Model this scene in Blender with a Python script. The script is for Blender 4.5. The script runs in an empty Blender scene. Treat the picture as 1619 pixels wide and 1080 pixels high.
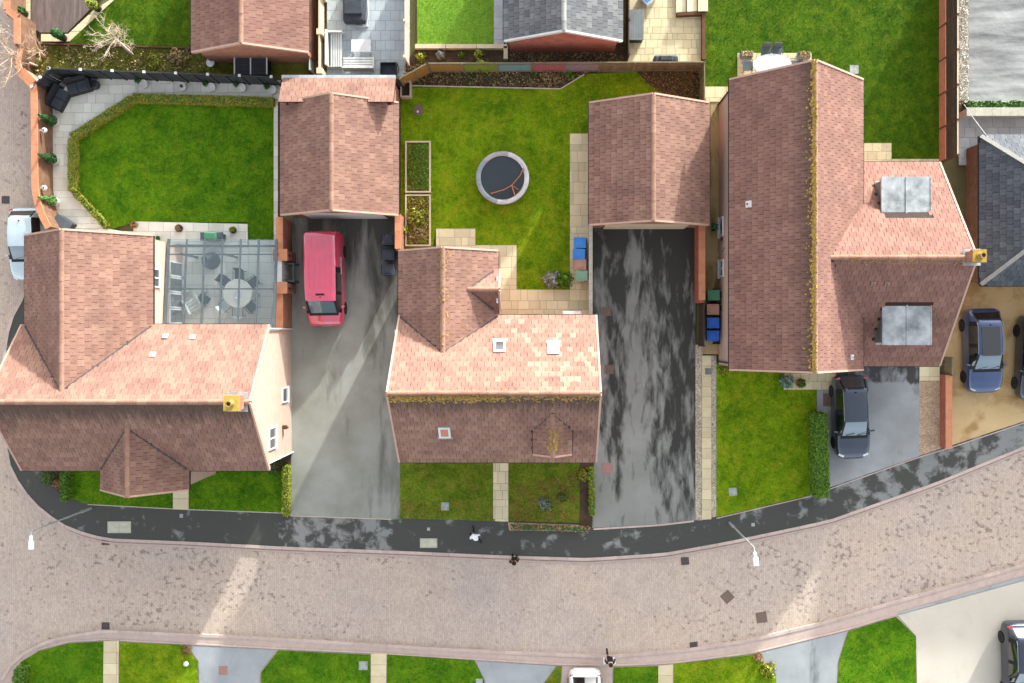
import bpy, bmesh, math, random
import numpy as np
from mathutils import Vector, Matrix

random.seed(7); RNG = np.random.default_rng(11)
scene = bpy.context.scene
col = scene.collection
# ------------------------------------------------------------------ camera, sky, sun, exposure
S = 29.5; H = 50.0; NX = 859.0; NY = 527.0       # photograph px per metre at ground level, camera height, nadir pixel
cam_d = bpy.data.cameras.new('camera'); cam = bpy.data.objects.new('camera', cam_d); col.objects.link(cam)
cam.location = (0, 0, H); cam.rotation_euler = (0, 0, 0)
cam_d.sensor_width = 36.0; cam_d.lens = 36.0 * S * H / 1619.0
cam_d.shift_x = -(NX - 809.5) / 1619.0; cam_d.shift_y = -(540 - NY) / 1619.0
cam_d.clip_start = 0.5; cam_d.clip_end = 2000
scene.camera = cam
SUN_EL = math.radians(11.5)
SUN_DIR = Vector((0.455, 0.89, 0)).normalized() * math.cos(SUN_EL) + Vector((0, 0, math.sin(SUN_EL)))
world = bpy.data.worlds.new('World'); scene.world = world; world.use_nodes = True
wn = world.node_tree; wn.nodes.clear()
sky = wn.nodes.new('ShaderNodeTexSky'); sky.sky_type = 'NISHITA'; sky.sun_disc = False
sky.sun_elevation = SUN_EL; sky.sun_rotation = math.atan2(SUN_DIR.x, SUN_DIR.y)
sky.altitude = 0; sky.air_density = 1.0; sky.dust_density = 2.5; sky.ozone_density = 1.0
hs = wn.nodes.new('ShaderNodeHueSaturation'); hs.inputs['Saturation'].default_value = 0.26
bg = wn.nodes.new('ShaderNodeBackground'); bg.inputs['Strength'].default_value = 0.15
wo = wn.nodes.new('ShaderNodeOutputWorld')
wn.links.new(sky.outputs[0], hs.inputs['Color']); wn.links.new(hs.outputs[0], bg.inputs[0]); wn.links.new(bg.outputs[0], wo.inputs[0])
sun_d = bpy.data.lights.new('sun', 'SUN'); sun_d.energy = 2.0; sun_d.angle = math.radians(1.0); sun_d.color = (0.97, 1.0, 0.92)
sun = bpy.data.objects.new('sun', sun_d); col.objects.link(sun)
sun.rotation_euler = (-SUN_DIR).to_track_quat('-Z', 'Y').to_euler(); sun.location = (20, 40, 30)
scene.view_settings.view_transform = 'Standard'; scene.view_settings.look = 'None'
scene.view_settings.exposure = 2.0; scene.view_settings.gamma = 1.0

# ------------------------------------------------------------------ helpers
def G(px, py, h=0.0):
    k = (H - h) / H / S
    return Vector(((px - NX) * k, (NY - py) * k, h))
def GP(pts, h=0.0): return [G(x, y, h) for x, y in pts]
def c255(r, g, b):
    f = lambda v: (v / 12.92 if v <= 0.04045 else ((v + 0.055) / 1.055) ** 2.4)
    return (f(r / 255), f(g / 255), f(b / 255), 1.0)
OFF = {}
def off(o):
    return OFF.get(o.name, Vector((0, 0, 0))) if o is not None else Vector((0, 0, 0))
def tag(o, label=None, cat=None, group=None, kind=None):
    if label: o['label'] = label
    if cat: o['category'] = cat
    if group: o['group'] = group
    if kind: o['kind'] = kind
    return o
def thing(name, label, cat, loc=(0, 0, 0), rz=0.0, group=None):
    o = bpy.data.objects.new(name, None); col.objects.link(o)
    o.location = loc; o.rotation_euler = (0, 0, rz); o.empty_display_size = 0.2
    if rz == 0.0: OFF[o.name] = Vector(loc)
    return tag(o, label, cat, group)
def link(name, me, m, parent=None, local=False):
    o = bpy.data.objects.new(name, me); col.objects.link(o)
    if m is not None and len(me.materials) == 0: me.materials.append(m)
    if parent is not None:
        o.parent = parent
        OFF[o.name] = off(parent)
    return o
def copy_tree(o, parent=None):
    c = o.copy(); col.objects.link(c); c.parent = parent
    for ch in list(o.children): copy_tree(ch, c)
    return c

class MB:
    def __init__(s): s.v = []; s.f = []; s.mi = []; s.cur = 0
    def add(s, vs, fs):
        b = len(s.v); s.v.extend([tuple(p) for p in vs])
        for f in fs: s.f.append([i + b for i in f]); s.mi.append(s.cur)
        return s
    def box(s, x0, x1, y0, y1, z0, z1):
        return s.add([(x0,y0,z0),(x1,y0,z0),(x1,y1,z0),(x0,y1,z0),(x0,y0,z1),(x1,y0,z1),(x1,y1,z1),(x0,y1,z1)],
                     [(0,3,2,1),(4,5,6,7),(0,1,5,4),(1,2,6,5),(2,3,7,6),(3,0,4,7)])
    def obox(s, c, size, rz=0.0, M=None):
        hx, hy, hz = size[0]/2, size[1]/2, size[2]/2
        M = M or Matrix.Rotation(rz, 3, 'Z'); c = Vector(c)
        vs = [c + M @ Vector(p) for p in [(-hx,-hy,-hz),(hx,-hy,-hz),(hx,hy,-hz),(-hx,hy,-hz),(-hx,-hy,hz),(hx,-hy,hz),(hx,hy,hz),(-hx,hy,hz)]]
        return s.add(vs, [(0,3,2,1),(4,5,6,7),(0,1,5,4),(1,2,6,5),(2,3,7,6),(3,0,4,7)])
    def bar(s, p0, p1, w, t):                      # rectangular bar between two points
        p0, p1 = Vector(p0), Vector(p1); d = p1 - p0; L = d.length
        if L < 1e-6: return s
        d.normalize(); up = Vector((0,0,1)) if abs(d.z) < 0.95 else Vector((1,0,0))
        x = d.cross(up).normalized(); z = x.cross(d).normalized()
        M = Matrix((x, d, z)).transposed()
        return s.obox((p0 + p1) / 2, (w, L, t), M=M)
    def prism(s, pts, z0, z1):
        a = sum(pts[i][0]*pts[(i+1)%len(pts)][1] - pts[(i+1)%len(pts)][0]*pts[i][1] for i in range(len(pts)))
        p = list(pts) if a > 0 else list(pts)[::-1]
        n = len(p)
        vs = [(q[0], q[1], z0) for q in p] + [(q[0], q[1], z1) for q in p]
        fs = [tuple(range(n, 2*n)), tuple(range(n-1, -1, -1))] + [(i, (i+1) % n, n+(i+1) % n, n+i) for i in range(n)]
        return s.add(vs, fs)
    def sheet(s, pts, z):
        a = sum(pts[i][0]*pts[(i+1)%len(pts)][1] - pts[(i+1)%len(pts)][0]*pts[i][1] for i in range(len(pts)))
        p = list(pts) if a > 0 else list(pts)[::-1]
        return s.add([(q[0], q[1], z) for q in p], [tuple(range(len(p)))])
    def tube(s, pts, rad, n=6, cap=True):
        pts = [Vector(p) for p in pts]
        if not hasattr(rad, '__len__'): rad = [rad] * len(pts)
        vs = []; px = None
        for i, p in enumerate(pts):
            d = (pts[min(i+1, len(pts)-1)] - pts[max(i-1, 0)])
            d = d.normalized() if d.length > 1e-9 else Vector((0,0,1))
            if px is None:
                px = d.cross(Vector((0,0,1)) if abs(d.z) < 0.9 else Vector((1,0,0))).normalized()
            else:
                px = (px - d * px.dot(d)); px = px.normalized() if px.length > 1e-6 else d.orthogonal().normalized()
            py = d.cross(px)
            for k in range(n):
                a = 2*math.pi*k/n
                vs.append(p + (px*math.cos(a) + py*math.sin(a)) * rad[i])
        fs = []
        for i in range(len(pts)-1):
            for k in range(n):
                fs.append((i*n+k, i*n+(k+1) % n, (i+1)*n+(k+1) % n, (i+1)*n+k))
        if cap: fs += [tuple(range(n-1, -1, -1)), tuple(range((len(pts)-1)*n, len(pts)*n))]
        return s.add(vs, fs)
    def lathe(s, c, prof, n=16, M=None):
        c = Vector(c); vs = []; M = M or Matrix.Identity(3)
        for r, z in prof:
            for k in range(n):
                a = 2*math.pi*k/n; vs.append(c + M @ Vector((r*math.cos(a), r*math.sin(a), z)))
        fs = []
        for i in range(len(prof)-1):
            for k in range(n): fs.append((i*n+k, i*n+(k+1) % n, (i+1)*n+(k+1) % n, (i+1)*n+k))
        fs += [tuple(range(n-1, -1, -1)), tuple(range((len(prof)-1)*n, len(prof)*n))]
        return s.add(vs, fs)
    def build(s, name, m, parent=None, smooth=False, local=False, bevel=0.0):
        me = bpy.data.meshes.new(name)
        o_ = Vector((0,0,0)) if local else off(parent)
        me.from_pydata([(p[0]-o_.x, p[1]-o_.y, p[2]-o_.z) for p in s.v], [], s.f)
        ms = m if isinstance(m, (list, tuple)) else [m]
        for q in ms: me.materials.append(q)
        if len(ms) > 1: me.polygons.foreach_set('material_index', s.mi)
        if bevel > 0:
            bm = bmesh.new(); bm.from_mesh(me)
            bmesh.ops.bevel(bm, geom=[e for e in bm.edges if len(e.link_faces) == 2 and e.calc_face_angle(0) > 0.5], offset=bevel, segments=2, affect='EDGES', profile=0.5)
            bm.to_mesh(me); bm.free()
        if smooth: me.polygons.foreach_set('use_smooth', [True]*len(me.polygons))
        me.update()
        return link(name, me, None, parent)

def np_mesh(name, V, F, m, parent=None):
    me = bpy.data.meshes.new(name)
    V = np.asarray(V, dtype=np.float32); F = np.asarray(F, dtype=np.int32)
    o_ = off(parent); V = V - np.array(o_, dtype=np.float32)
    k = F.shape[1]
    me.vertices.add(len(V)); me.vertices.foreach_set('co', V.ravel())
    me.loops.add(F.size); me.loops.foreach_set('vertex_index', F.ravel())
    me.polygons.add(len(F)); me.polygons.foreach_set('loop_start', np.arange(0, F.size, k, dtype=np.int32))
    me.polygons.foreach_set('loop_total', np.full(len(F), k, dtype=np.int32))
    me.update(calc_edges=True); me.materials.append(m)
    return link(name, me, None, parent)

# ------------------------------------------------------------------ material helpers
class NT:
    def __init__(s, name):
        s.m = bpy.data.materials.new(name); s.m.use_nodes = True
        s.t = s.m.node_tree; s.t.nodes.clear()
        s.out = s.t.nodes.new('ShaderNodeOutputMaterial')
        s.b = s.t.nodes.new('ShaderNodeBsdfPrincipled')
        s.t.links.new(s.b.outputs[0], s.out.inputs[0])
    def n(s, t, **kw):
        x = s.t.nodes.new(t)
        for k, v in kw.items(): setattr(x, k, v)
        return x
    def L(s, a, b): s.t.links.new(a, b)
    def put(s, sock, v):
        if hasattr(v, 'is_linked') or isinstance(v, bpy.types.NodeSocket): s.L(v, sock)
        else: sock.default_value = v
    def math(s, op, a, b=0.0, clamp=False):
        x = s.n('ShaderNodeMath', operation=op); x.use_clamp = clamp
        s.put(x.inputs[0], a); s.put(x.inputs[1], b); return x.outputs[0]
    def pos(s): return s.n('ShaderNodeNewGeometry').outputs['Position']
    def obj(s): return s.n('ShaderNodeTexCoord').outputs['Object']
    def mapping(s, vec, scale=(1,1,1), rot=(0,0,0), loc=(0,0,0)):
        x = s.n('ShaderNodeMapping'); s.L(vec, x.inputs[0])
        x.inputs['Scale'].default_value = scale; x.inputs['Rotation'].default_value = rot; x.inputs['Location'].default_value = loc
        return x.outputs[0]
    def noise(s, vec, scale, detail=5, rough=0.6, dist=0.0):
        x = s.n('ShaderNodeTexNoise'); s.L(vec, x.inputs['Vector'])
        x.inputs['Scale'].default_value = scale; x.inputs['Detail'].default_value = detail
        x.inputs['Roughness'].default_value = rough; x.inputs['Distortion'].default_value = dist
        return x.outputs['Fac']
    def vor(s, vec, scale, out='Distance', feature='F1'):
        x = s.n('ShaderNodeTexVoronoi', feature=feature); s.L(vec, x.inputs['Vector']); x.inputs['Scale'].default_value = scale
        return x.outputs[out]
    def ramp(s, fac, stops, interp='LINEAR'):
        x = s.n('ShaderNodeValToRGB'); x.color_ramp.interpolation = interp
        el = x.color_ramp.elements
        while len(el) > len(stops): el.remove(el[-1])
        while len(el) < len(stops): el.new(0.5)
        for e, (p, c) in zip(el, stops):
            e.position = p; e.color = c if hasattr(c, '__len__') else (c, c, c, 1)
        s.put(x.inputs[0], fac); return x.outputs[0]
    def mix(s, fac, a, b, mode='MIX'):
        x = s.n('ShaderNodeMix', data_type='RGBA', blend_type=mode)
        s.put(x.inputs[0], fac); s.put(x.inputs[6], a); s.put(x.inputs[7], b); return x.outputs[2]
    def rand(s):
        a = s.n('ShaderNodeNewGeometry').outputs['Random Per Island']; b = s.n('ShaderNodeObjectInfo').outputs['Random']
        return s.math('FRACT', s.math('ADD', a, b))
    def bump(s, h, strength=0.3, dist=0.02):
        x = s.n('ShaderNodeBump'); s.put(x.inputs['Height'], h); x.inputs['Strength'].default_value = strength; x.inputs['Distance'].default_value = dist
        s.L(x.outputs[0], s.b.inputs['Normal'])
    def fin(s, color, rough=0.85, spec=0.3, metal=0.0, coat=0.0):
        s.put(s.b.inputs['Base Color'], color); s.put(s.b.inputs['Roughness'], rough)
        s.b.inputs['Specular IOR Level'].default_value = spec; s.b.inputs['Metallic'].default_value = metal
        s.b.inputs['Coat Weight'].default_value = coat; s.b.inputs['Coat Roughness'].default_value = 0.05
        return s.m

def surf(name, a, b, scale=4.0, rough=0.85, bump=0.0, bscale=60, rnd=0.0, spec=0.3, metal=0.0, coat=0.0, stretch=(1,1,1), fine=0.25, fscale=40, obj=False, bdist=0.01):
    t = NT(name); p = t.obj() if obj else t.pos()
    q = t.mapping(p, stretch)
    f = t.math('ADD', t.math('MULTIPLY', t.noise(q, scale), 1.0 - fine), t.math('MULTIPLY', t.noise(p, fscale, 3), fine))
    c = t.ramp(f, [(0.34, a), (0.66, b)])
    if rnd > 0:
        r = t.rand()
        c = t.mix(1.0, c, t.ramp(r, [(0.0, 1 - rnd), (1.0, 1 + rnd)]), 'MULTIPLY')
    if bump > 0: t.bump(t.noise(p, bscale, 3), bump, bdist)
    return t.fin(c, rough, spec, metal, coat)
def glassy(name, colr, rough=0.04, spec=1.0):
    t = NT(name); return t.fin(colr, rough, spec, 0.0, 1.0)

M = {}
def tiles(name, a, b, dark, stainv=0.5, rough=0.9, ridge=None):
    t = NT(name); p = t.pos(); r = t.rand()
    c = t.ramp(r, [(0.0, a), (0.55, [(x+y)/2 for x, y in zip(a, b)]), (1.0, b)])
    st = t.math('MULTIPLY', t.ramp(t.noise(p, 0.9, 6, 0.65), [(0.45, 0.0), (0.7, 1.0)]), stainv)
    c = t.mix(st, c, dark)
    fine = t.ramp(t.noise(p, 16, 5, 0.8), [(0.3, 0.62), (0.7, 1.22)])
    c = t.mix(1.0, c, fine, 'MULTIPLY')
    mo = t.ramp(t.noise(p, 7, 5, 0.7), [(0.58, 0.0), (0.74, 0.55)])
    c = t.mix(mo, c, dark)
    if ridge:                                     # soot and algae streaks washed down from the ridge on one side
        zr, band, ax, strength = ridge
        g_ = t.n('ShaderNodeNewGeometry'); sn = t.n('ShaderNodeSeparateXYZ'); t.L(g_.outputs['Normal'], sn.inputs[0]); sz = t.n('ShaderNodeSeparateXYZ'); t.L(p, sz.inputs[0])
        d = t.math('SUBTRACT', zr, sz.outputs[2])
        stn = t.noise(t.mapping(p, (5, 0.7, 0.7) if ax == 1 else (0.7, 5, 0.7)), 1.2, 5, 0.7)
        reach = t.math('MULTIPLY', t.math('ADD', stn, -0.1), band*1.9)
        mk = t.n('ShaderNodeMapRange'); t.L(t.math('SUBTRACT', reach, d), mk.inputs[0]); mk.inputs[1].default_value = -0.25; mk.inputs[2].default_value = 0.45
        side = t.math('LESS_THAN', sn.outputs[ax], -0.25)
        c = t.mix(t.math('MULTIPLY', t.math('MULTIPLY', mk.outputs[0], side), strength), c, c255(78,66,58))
    t.bump(t.noise(p, 70, 3), 0.4, 0.006)
    return t.fin(c, rough, 0.2)
TA, TB_, TD = c255(139,105,94), c255(157,123,108), c255(98,74,69)
M['tile'] = tiles('terracotta_tile', TA, TB_, TD, 0.5)
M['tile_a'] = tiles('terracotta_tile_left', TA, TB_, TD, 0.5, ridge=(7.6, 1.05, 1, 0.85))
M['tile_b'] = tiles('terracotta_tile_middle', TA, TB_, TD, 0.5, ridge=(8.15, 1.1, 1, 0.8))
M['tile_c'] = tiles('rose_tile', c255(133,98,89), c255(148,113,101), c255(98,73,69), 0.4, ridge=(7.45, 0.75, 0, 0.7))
M['tile_pale'] = tiles('pale_tile', c255(156,126,112), c255(166,137,122), c255(130,98,84), 0.3)
M['tile_grey'] = tiles('grey_tile', c255(96,98,102), c255(128,129,130), c255(86,88,90), 0.4)
M['slate'] = tiles('slate_tile', c255(74,80,88), c255(98,103,110), c255(58,62,68), 0.4, 0.7)
M['ridge'] = tiles('ridge_tile_clay', c255(146,112,96), c255(164,130,112), c255(100,76,66), 0.3)
M['ridge_grey'] = tiles('ridge_tile_grey', c255(140,140,138), c255(165,164,160), c255(100,100,100), 0.3)
M['deck'] = surf('roof_deck', c255(44,33,30), c255(54,41,37))
M['verge'] = surf('verge_mortar', c255(176,143,128), c255(190,158,142), 5, 0.9, 0.2)
M['gutter'] = surf('black_plastic_gutter', c255(34,32,34), c255(48,46,48), rough=0.5)
def brick(name, a, b, mortar):
    t = NT(name); p = t.pos(); N_ = t.n('ShaderNodeNewGeometry').outputs['Normal']
    sx = t.n('ShaderNodeSeparateXYZ'); t.L(p, sx.inputs[0])
    sn = t.n('ShaderNodeSeparateXYZ'); t.L(N_, sn.inputs[0])
    u = t.math('ADD', t.math('MULTIPLY', sx.outputs[0], t.math('ABSOLUTE', sn.outputs[1])), t.math('MULTIPLY', sx.outputs[1], t.math('ABSOLUTE', sn.outputs[0])))
    cb = t.n('ShaderNodeCombineXYZ'); t.L(u, cb.inputs[0]); t.L(sx.outputs[2], cb.inputs[1])
    br = t.n('ShaderNodeTexBrick'); t.L(cb.outputs[0], br.inputs['Vector'])
    br.inputs['Color1'].default_value = a; br.inputs['Color2'].default_value = b; br.inputs['Mortar'].default_value = mortar
    br.inputs['Scale'].default_value = 1.0; br.inputs['Mortar Size'].default_value = 0.008; br.inputs['Brick Width'].default_value = 0.225; br.inputs['Row Height'].default_value = 0.075
    c = t.mix(1.0, br.outputs['Color'], t.ramp(t.noise(p, 2.5), [(0.3, 0.8), (0.7, 1.15)]), 'MULTIPLY')
    t.bump(br.outputs['Fac'], -0.5, 0.008)
    return t.fin(c, 0.9, 0.2)
M['brick'] = brick('orange_brick', c255(166,108,84), c255(146,88,68), c255(170,148,130))
M['brick_dark'] = brick('brown_brick', c255(126,90,70), c255(102,70,54), c255(134,114,98))
M['valley'] = surf('weathered_valley_lead', c255(62,56,56), c255(80,74,74), 4, 0.7)
M['brick_red'] = brick('red_brick', c255(172,92,74), c255(150,78,62), c255(170,130,115))
M['render'] = surf('pink_cream_render', c255(180,156,143), c255(192,168,153), 2, 0.9, 0.15)
M['white'] = surf('white_upvc', c255(196,198,200), c255(208,209,210), 3, 0.4, fine=0.1)
M['white_matt'] = surf('white_painted', c255(190,192,190), c255(208,208,205), 3, 0.6)
M['pane'] = glassy('window_glass', c255(52,60,66))
M['pane_red'] = glassy('skylight_warm_blind', c255(196,120,96), 0.25, 0.5)
M['lead'] = surf('lead_sheet', c255(112,118,120), c255(202,207,208), 1.3, 0.4, 0.25, 6, metal=0.25, spec=0.5)  # pale mottling paints bright reflections into the colour; darker marks are the lead's own
M['lead_dark'] = surf('lead_cheek', c255(96,102,104), c255(120,126,128), 2.2, 0.5, spec=0.5)
M['lichen'] = surf('yellow_lichen', c255(150,122,50), c255(172,146,74), 8, 0.95, rnd=0.25)
M['lichen2'] = surf('ochre_lichen', c255(138,108,58), c255(160,130,82), 8, 0.95, rnd=0.25)
M['terracotta'] = surf('clay_pot', c255(146,116,62), c255(166,138,80), 5, 0.85)
M['coping'] = surf('orange_coping', c255(180,118,86), c255(196,136,104), 3, 0.9, 0.2, rnd=0.08)
M['stone_cope'] = surf('grey_stone_coping', c255(168,164,150), c255(190,186,172), 6, 0.9, 0.2, rnd=0.06)
def tarmac(name, dry, wet, wetramp=None, scale=0.8, stretch=(1,1,1), ymin=None, lo=0.5, hi=0.58, dry2=None, wrough=0.22, yr=None):
    t = NT(name); p = t.pos(); q = t.mapping(p, stretch)
    n1 = t.noise(q, scale, 7, 0.62, 0.3)
    f = n1
    sx = t.n('ShaderNodeSeparateXYZ'); t.L(p, sx.inputs[0])
    if wetramp:
        x0, x1, stops = wetramp
        mr = t.n('ShaderNodeMapRange'); t.L(sx.outputs[0], mr.inputs[0]); mr.inputs[1].default_value = x0; mr.inputs[2].default_value = x1
        w = t.ramp(t.math('ADD', mr.outputs[0], t.math('MULTIPLY', t.math('SUBTRACT', t.noise(t.mapping(p, (1, 0.5, 1)), 0.7), 0.5), 0.16)), stops)
        f = t.math('ADD', f, t.math('SUBTRACT', w, 0.5))
    if yr:
        y0, y1, stops = yr
        mr = t.n('ShaderNodeMapRange'); t.L(sx.outputs[1], mr.inputs[0]); mr.inputs[1].default_value = y0; mr.inputs[2].default_value = y1
        f = t.math('ADD', f, t.math('SUBTRACT', t.ramp(mr.outputs[0], stops), 0.5))
    mask = t.ramp(f, [(lo, 0.0), (hi, 1.0)])
    tone = t.ramp(t.noise(p, 0.45, 5), [(0.3, dry), (0.7, dry2 or dry)])
    c = t.mix(mask, tone, wet)
    g = t.ramp(t.noise(p, 55, 3, 0.8), [(0.25, 0.72), (0.75, 1.22)])
    c = t.mix(1.0, c, g, 'MULTIPLY')
    ro = t.ramp(mask, [(0.0, 0.85), (1.0, wrough)])
    t.bump(t.noise(p, 90, 2), 0.35, 0.006)
    return t.fin(c, ro, 0.4)
def gx(px): return (px - NX) / S
def gy(py): return (NY - py) / S
M['drive_b'] = tarmac('wet_tarmac_drive', c255(126,127,121), c255(50,50,45),
    (gx(935), gx(1098), [(0.0, 0.5), (0.14, 0.46), (0.22, 0.55), (0.29, 0.58), (0.35, 0.42), (0.4, 0.36), (0.47, 0.4), (0.55, 0.48), (0.64, 0.52), (0.75, 0.57), (0.88, 0.6), (1.0, 0.6)]), 1.5, (1.6, 0.4, 1), lo=0.41, hi=0.61, dry2=c255(146,147,143), wrough=0.5,
    yr=(gy(832), gy(355), [(0.0, 0.36), (0.12, 0.42), (0.3, 0.49), (0.75, 0.53), (0.9, 0.6), (0.97, 0.7)]))
M['drive_a'] = tarmac('driveway_tarmac', c255(132,133,122), c255(66,66,58),
    (gx(463), gx(632), [(0.0, 0.4), (0.3, 0.4), (0.5, 0.42), (0.75, 0.45), (0.9, 0.55), (1.0, 0.62)]), 0.6, (1.7, 0.32, 1), lo=0.44, hi=0.66, wrough=0.45, dry2=c255(158,160,154),
    yr=(gy(820), gy(345), [(0.0, 0.4), (0.3, 0.38), (0.6, 0.45), (0.85, 0.58), (1.0, 0.75)]))
M['pavement'] = tarmac('pavement_tarmac', c255(136,138,133), c255(66,67,62), (gx(0), gx(1619), [(0.0, 0.5), (0.265, 0.5), (0.285, 0.36), (0.375, 0.37), (0.395, 0.5), (0.58, 0.5), (0.6, 0.44), (0.68, 0.45), (0.7, 0.5), (0.78, 0.46), (0.82, 0.42), (0.88, 0.37), (1.0, 0.34)]), 1.1, (1, 1, 1), lo=0.31, hi=0.41, dry2=c255(128,130,130), wrough=0.5)
M['drive_c'] = tarmac('grey_drive_tarmac', c255(136,138,138), c255(66,66,64), None, 0.6, (1.4, 0.6, 1), lo=0.56, hi=0.66, dry2=c255(164,167,170), yr=(gy(770), gy(580), [(0.0, 0.45), (0.5, 0.44), (0.85, 0.5), (0.88, 0.62), (1.0, 0.68)]))
M['drive_s'] = tarmac('pale_grey_drive', c255(140,144,146), c255(90,94,96), None, 0.5, (1.6, 0.5, 1), lo=0.6, hi=0.75, dry2=c255(166,170,173))
M['resin'] = tarmac('buff_resin', c255(190,160,112), c255(164,128,78), None, 0.55, (1, 1, 1), lo=0.5, hi=0.62, dry2=c255(204,176,132), wrough=0.4)
M['concrete'] = tarmac('cream_concrete', c255(192,184,170), c255(176,167,150), None, 0.3, (1, 1, 1), lo=0.5, hi=0.7, dry2=c255(200,193,180), wrough=0.8)
M['path_con'] = tarmac('mossy_concrete_path', c255(170,148,104), c255(122,104,64), None, 0.9, (1.5, 0.6, 1), lo=0.45, hi=0.65, dry2=c255(186,166,124), wrough=0.8)
def paving(name):
    t = NT(name); p = t.pos()
    br = t.n('ShaderNodeTexBrick'); t.L(t.mapping(p, (1,1,1), (0,0,math.radians(90))), br.inputs['Vector'])
    br.inputs['Color1'].default_value = (1,1,1,1); br.inputs['Color2'].default_value = (0.86,0.84,0.84,1); br.inputs['Mortar'].default_value = (0.68,0.65,0.63,1)
    br.inputs['Scale'].default_value = 1.0; br.inputs['Mortar Size'].default_value = 0.006; br.inputs['Brick Width'].default_value = 0.2; br.inputs['Row Height'].default_value = 0.1
    base = t.ramp(t.noise(p, 0.16, 5, 0.6), [(0.3, c255(188,174,166)), (0.5, c255(195,178,165)), (0.7, c255(202,183,165))])
    c = t.mix(1.0, base, br.outputs['Color'], 'MULTIPLY')
    c = t.mix(1.0, c, t.ramp(t.noise(p, 9, 4, 0.75), [(0.28, 0.84), (0.72, 1.14)]), 'MULTIPLY')
    c = t.mix(1.0, c, t.ramp(t.noise(p, 1.1, 6, 0.7), [(0.3, 0.9), (0.7, 1.08)]), 'MULTIPLY')
    sx = t.n('ShaderNodeSeparateXYZ'); t.L(p, sx.inputs[0])
    mr = t.n('ShaderNodeMapRange'); t.L(sx.outputs[0], mr.inputs[0]); mr.inputs[1].default_value = gx(0); mr.inputs[2].default_value = gx(1619)
    dens = t.ramp(mr.outputs[0], [(0.0, 0.5), (0.1, 0.58), (0.2, 0.68), (0.28, 0.55), (0.4, 0.46), (0.62, 0.42), (0.72, 0.58), (0.8, 0.6), (0.92, 0.65), (1.0, 0.66)])
    # damp, darker blocks in clusters
    f1 = t.noise(t.mapping(p, (1.0, 1.15, 1), (0, 0, 0.6)), 3.6, 2.5, 0.55)
    f2 = t.noise(p, 0.55, 4, 0.6)
    sp = t.math('ADD', t.math('ADD', f1, t.math('MULTIPLY', t.math('SUBTRACT', f2, 0.5), 0.55)), t.math('MULTIPLY', t.math('SUBTRACT', dens, 0.5), 0.42))
    c = t.mix(t.ramp(sp, [(0.655, 0.0), (0.72, 0.55)]), c, c255(104,92,86))
    c = t.mix(t.ramp(sp, [(0.56, 0.0), (0.68, 0.2)]), c, c255(110,98,92))
    t.bump(br.outputs['Fac'], -0.3, 0.005)
    return t.fin(c, 0.85, 0.25)
M['road'] = paving('block_paving')
M['kerb'] = surf('pink_kerb', c255(178,160,152), c255(196,177,167), 3, 0.9, 0.2, rnd=0.08)
M['footway'] = surf('pink_block_footway', c255(174,154,146), c255(194,174,163), 3, 0.9, 0.3, fscale=16, fine=0.5)
M['soil'] = surf('dark_soil', c255(58,46,36), c255(92,74,56), 3, 0.95, 0.6, 30, bdist=0.03)
M['moss'] = surf('mossy_rough_ground', c255(84,78,34), c255(112,118,40), 2.5, 0.95, 0.6, 25, bdist=0.03)
M['verge_soil'] = surf('base_ground', c255(92,88,62), c255(110,108,72), 0.6, 0.95)
def gravel(name, a, b):
    t = NT(name); p = t.pos()
    v = t.n('ShaderNodeTexVoronoi'); t.L(p, v.inputs['Vector']); v.inputs['Scale'].default_value = 22
    sp = t.n('ShaderNodeSeparateXYZ'); t.L(v.outputs['Color'], sp.inputs[0])
    c = t.ramp(sp.outputs[0], [(0.0, a), (1.0, b)])
    c = t.mix(1.0, c, t.ramp(t.noise(p, 2), [(0.3, 0.8), (0.7, 1.1)]), 'MULTIPLY')
    t.bump(v.outputs['Distance'], -0.8, 0.02)
    return t.fin(c, 0.9, 0.2)
M['gravel'] = gravel('pale_gravel', c255(132,122,108), c255(206,194,174))
M['gravel_pink'] = gravel('pink_gravel', c255(150,126,104), c255(206,180,152))
def grass(name, a, b, y, ys=0.35, sc=1.0):
    t = NT(name); p = t.pos()
    f = t.math('ADD', t.math('MULTIPLY', t.noise(p, 0.6*sc, 6, 0.66), 0.5), t.math('MULTIPLY', t.noise(p, 4.5*sc, 5, 0.75), 0.5))
    c = t.ramp(f, [(0.4, a), (0.6, b)])
    ym = t.math('MULTIPLY', t.ramp(t.noise(t.mapping(p, loc=(7,3,0)), 1.3*sc, 6, 0.72), [(0.46, 0.0), (0.66, 1.0)]), ys)
    c = t.mix(ym, c, y)
    c = t.mix(1.0, c, t.ramp(t.noise(p, 13, 5, 0.85), [(0.28, 0.5), (0.72, 1.42)]), 'MULTIPLY')
    r = t.n('ShaderNodeNewGeometry').outputs['Random Per Island']
    c = t.mix(1.0, c, t.ramp(r, [(0.0, 0.75), (1.0, 1.25)]), 'MULTIPLY')
    t.bump(t.noise(p, 45, 3, 0.7), 0.6, 0.03)
    return t.fin(c, 0.9, 0.1)
M['grass'] = grass('lawn_grass', c255(78,112,10), c255(120,150,18), c255(158,160,36), 0.5)
M['grass_dark'] = grass('lush_lawn_grass', c255(52,96,10), c255(90,132,18), c255(126,148,28), 0.4)
M['grass_shaded'] = grass('shaded_flecked_grass', c255(46,78,8), c255(72,104,14), c255(118,132,30), 0.4, 1.4)  # green darkened to stand in for shade on the back lawns; flecks are real
M['grass_dry'] = grass('patchy_lawn_grass', c255(74,96,20), c255(108,130,32), c255(140,132,52), 0.6, 1.3)
M['grass_art'] = grass('artificial_grass', c255(104,146,44), c255(118,158,52), c255(124,162,60), 0.2)
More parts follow.
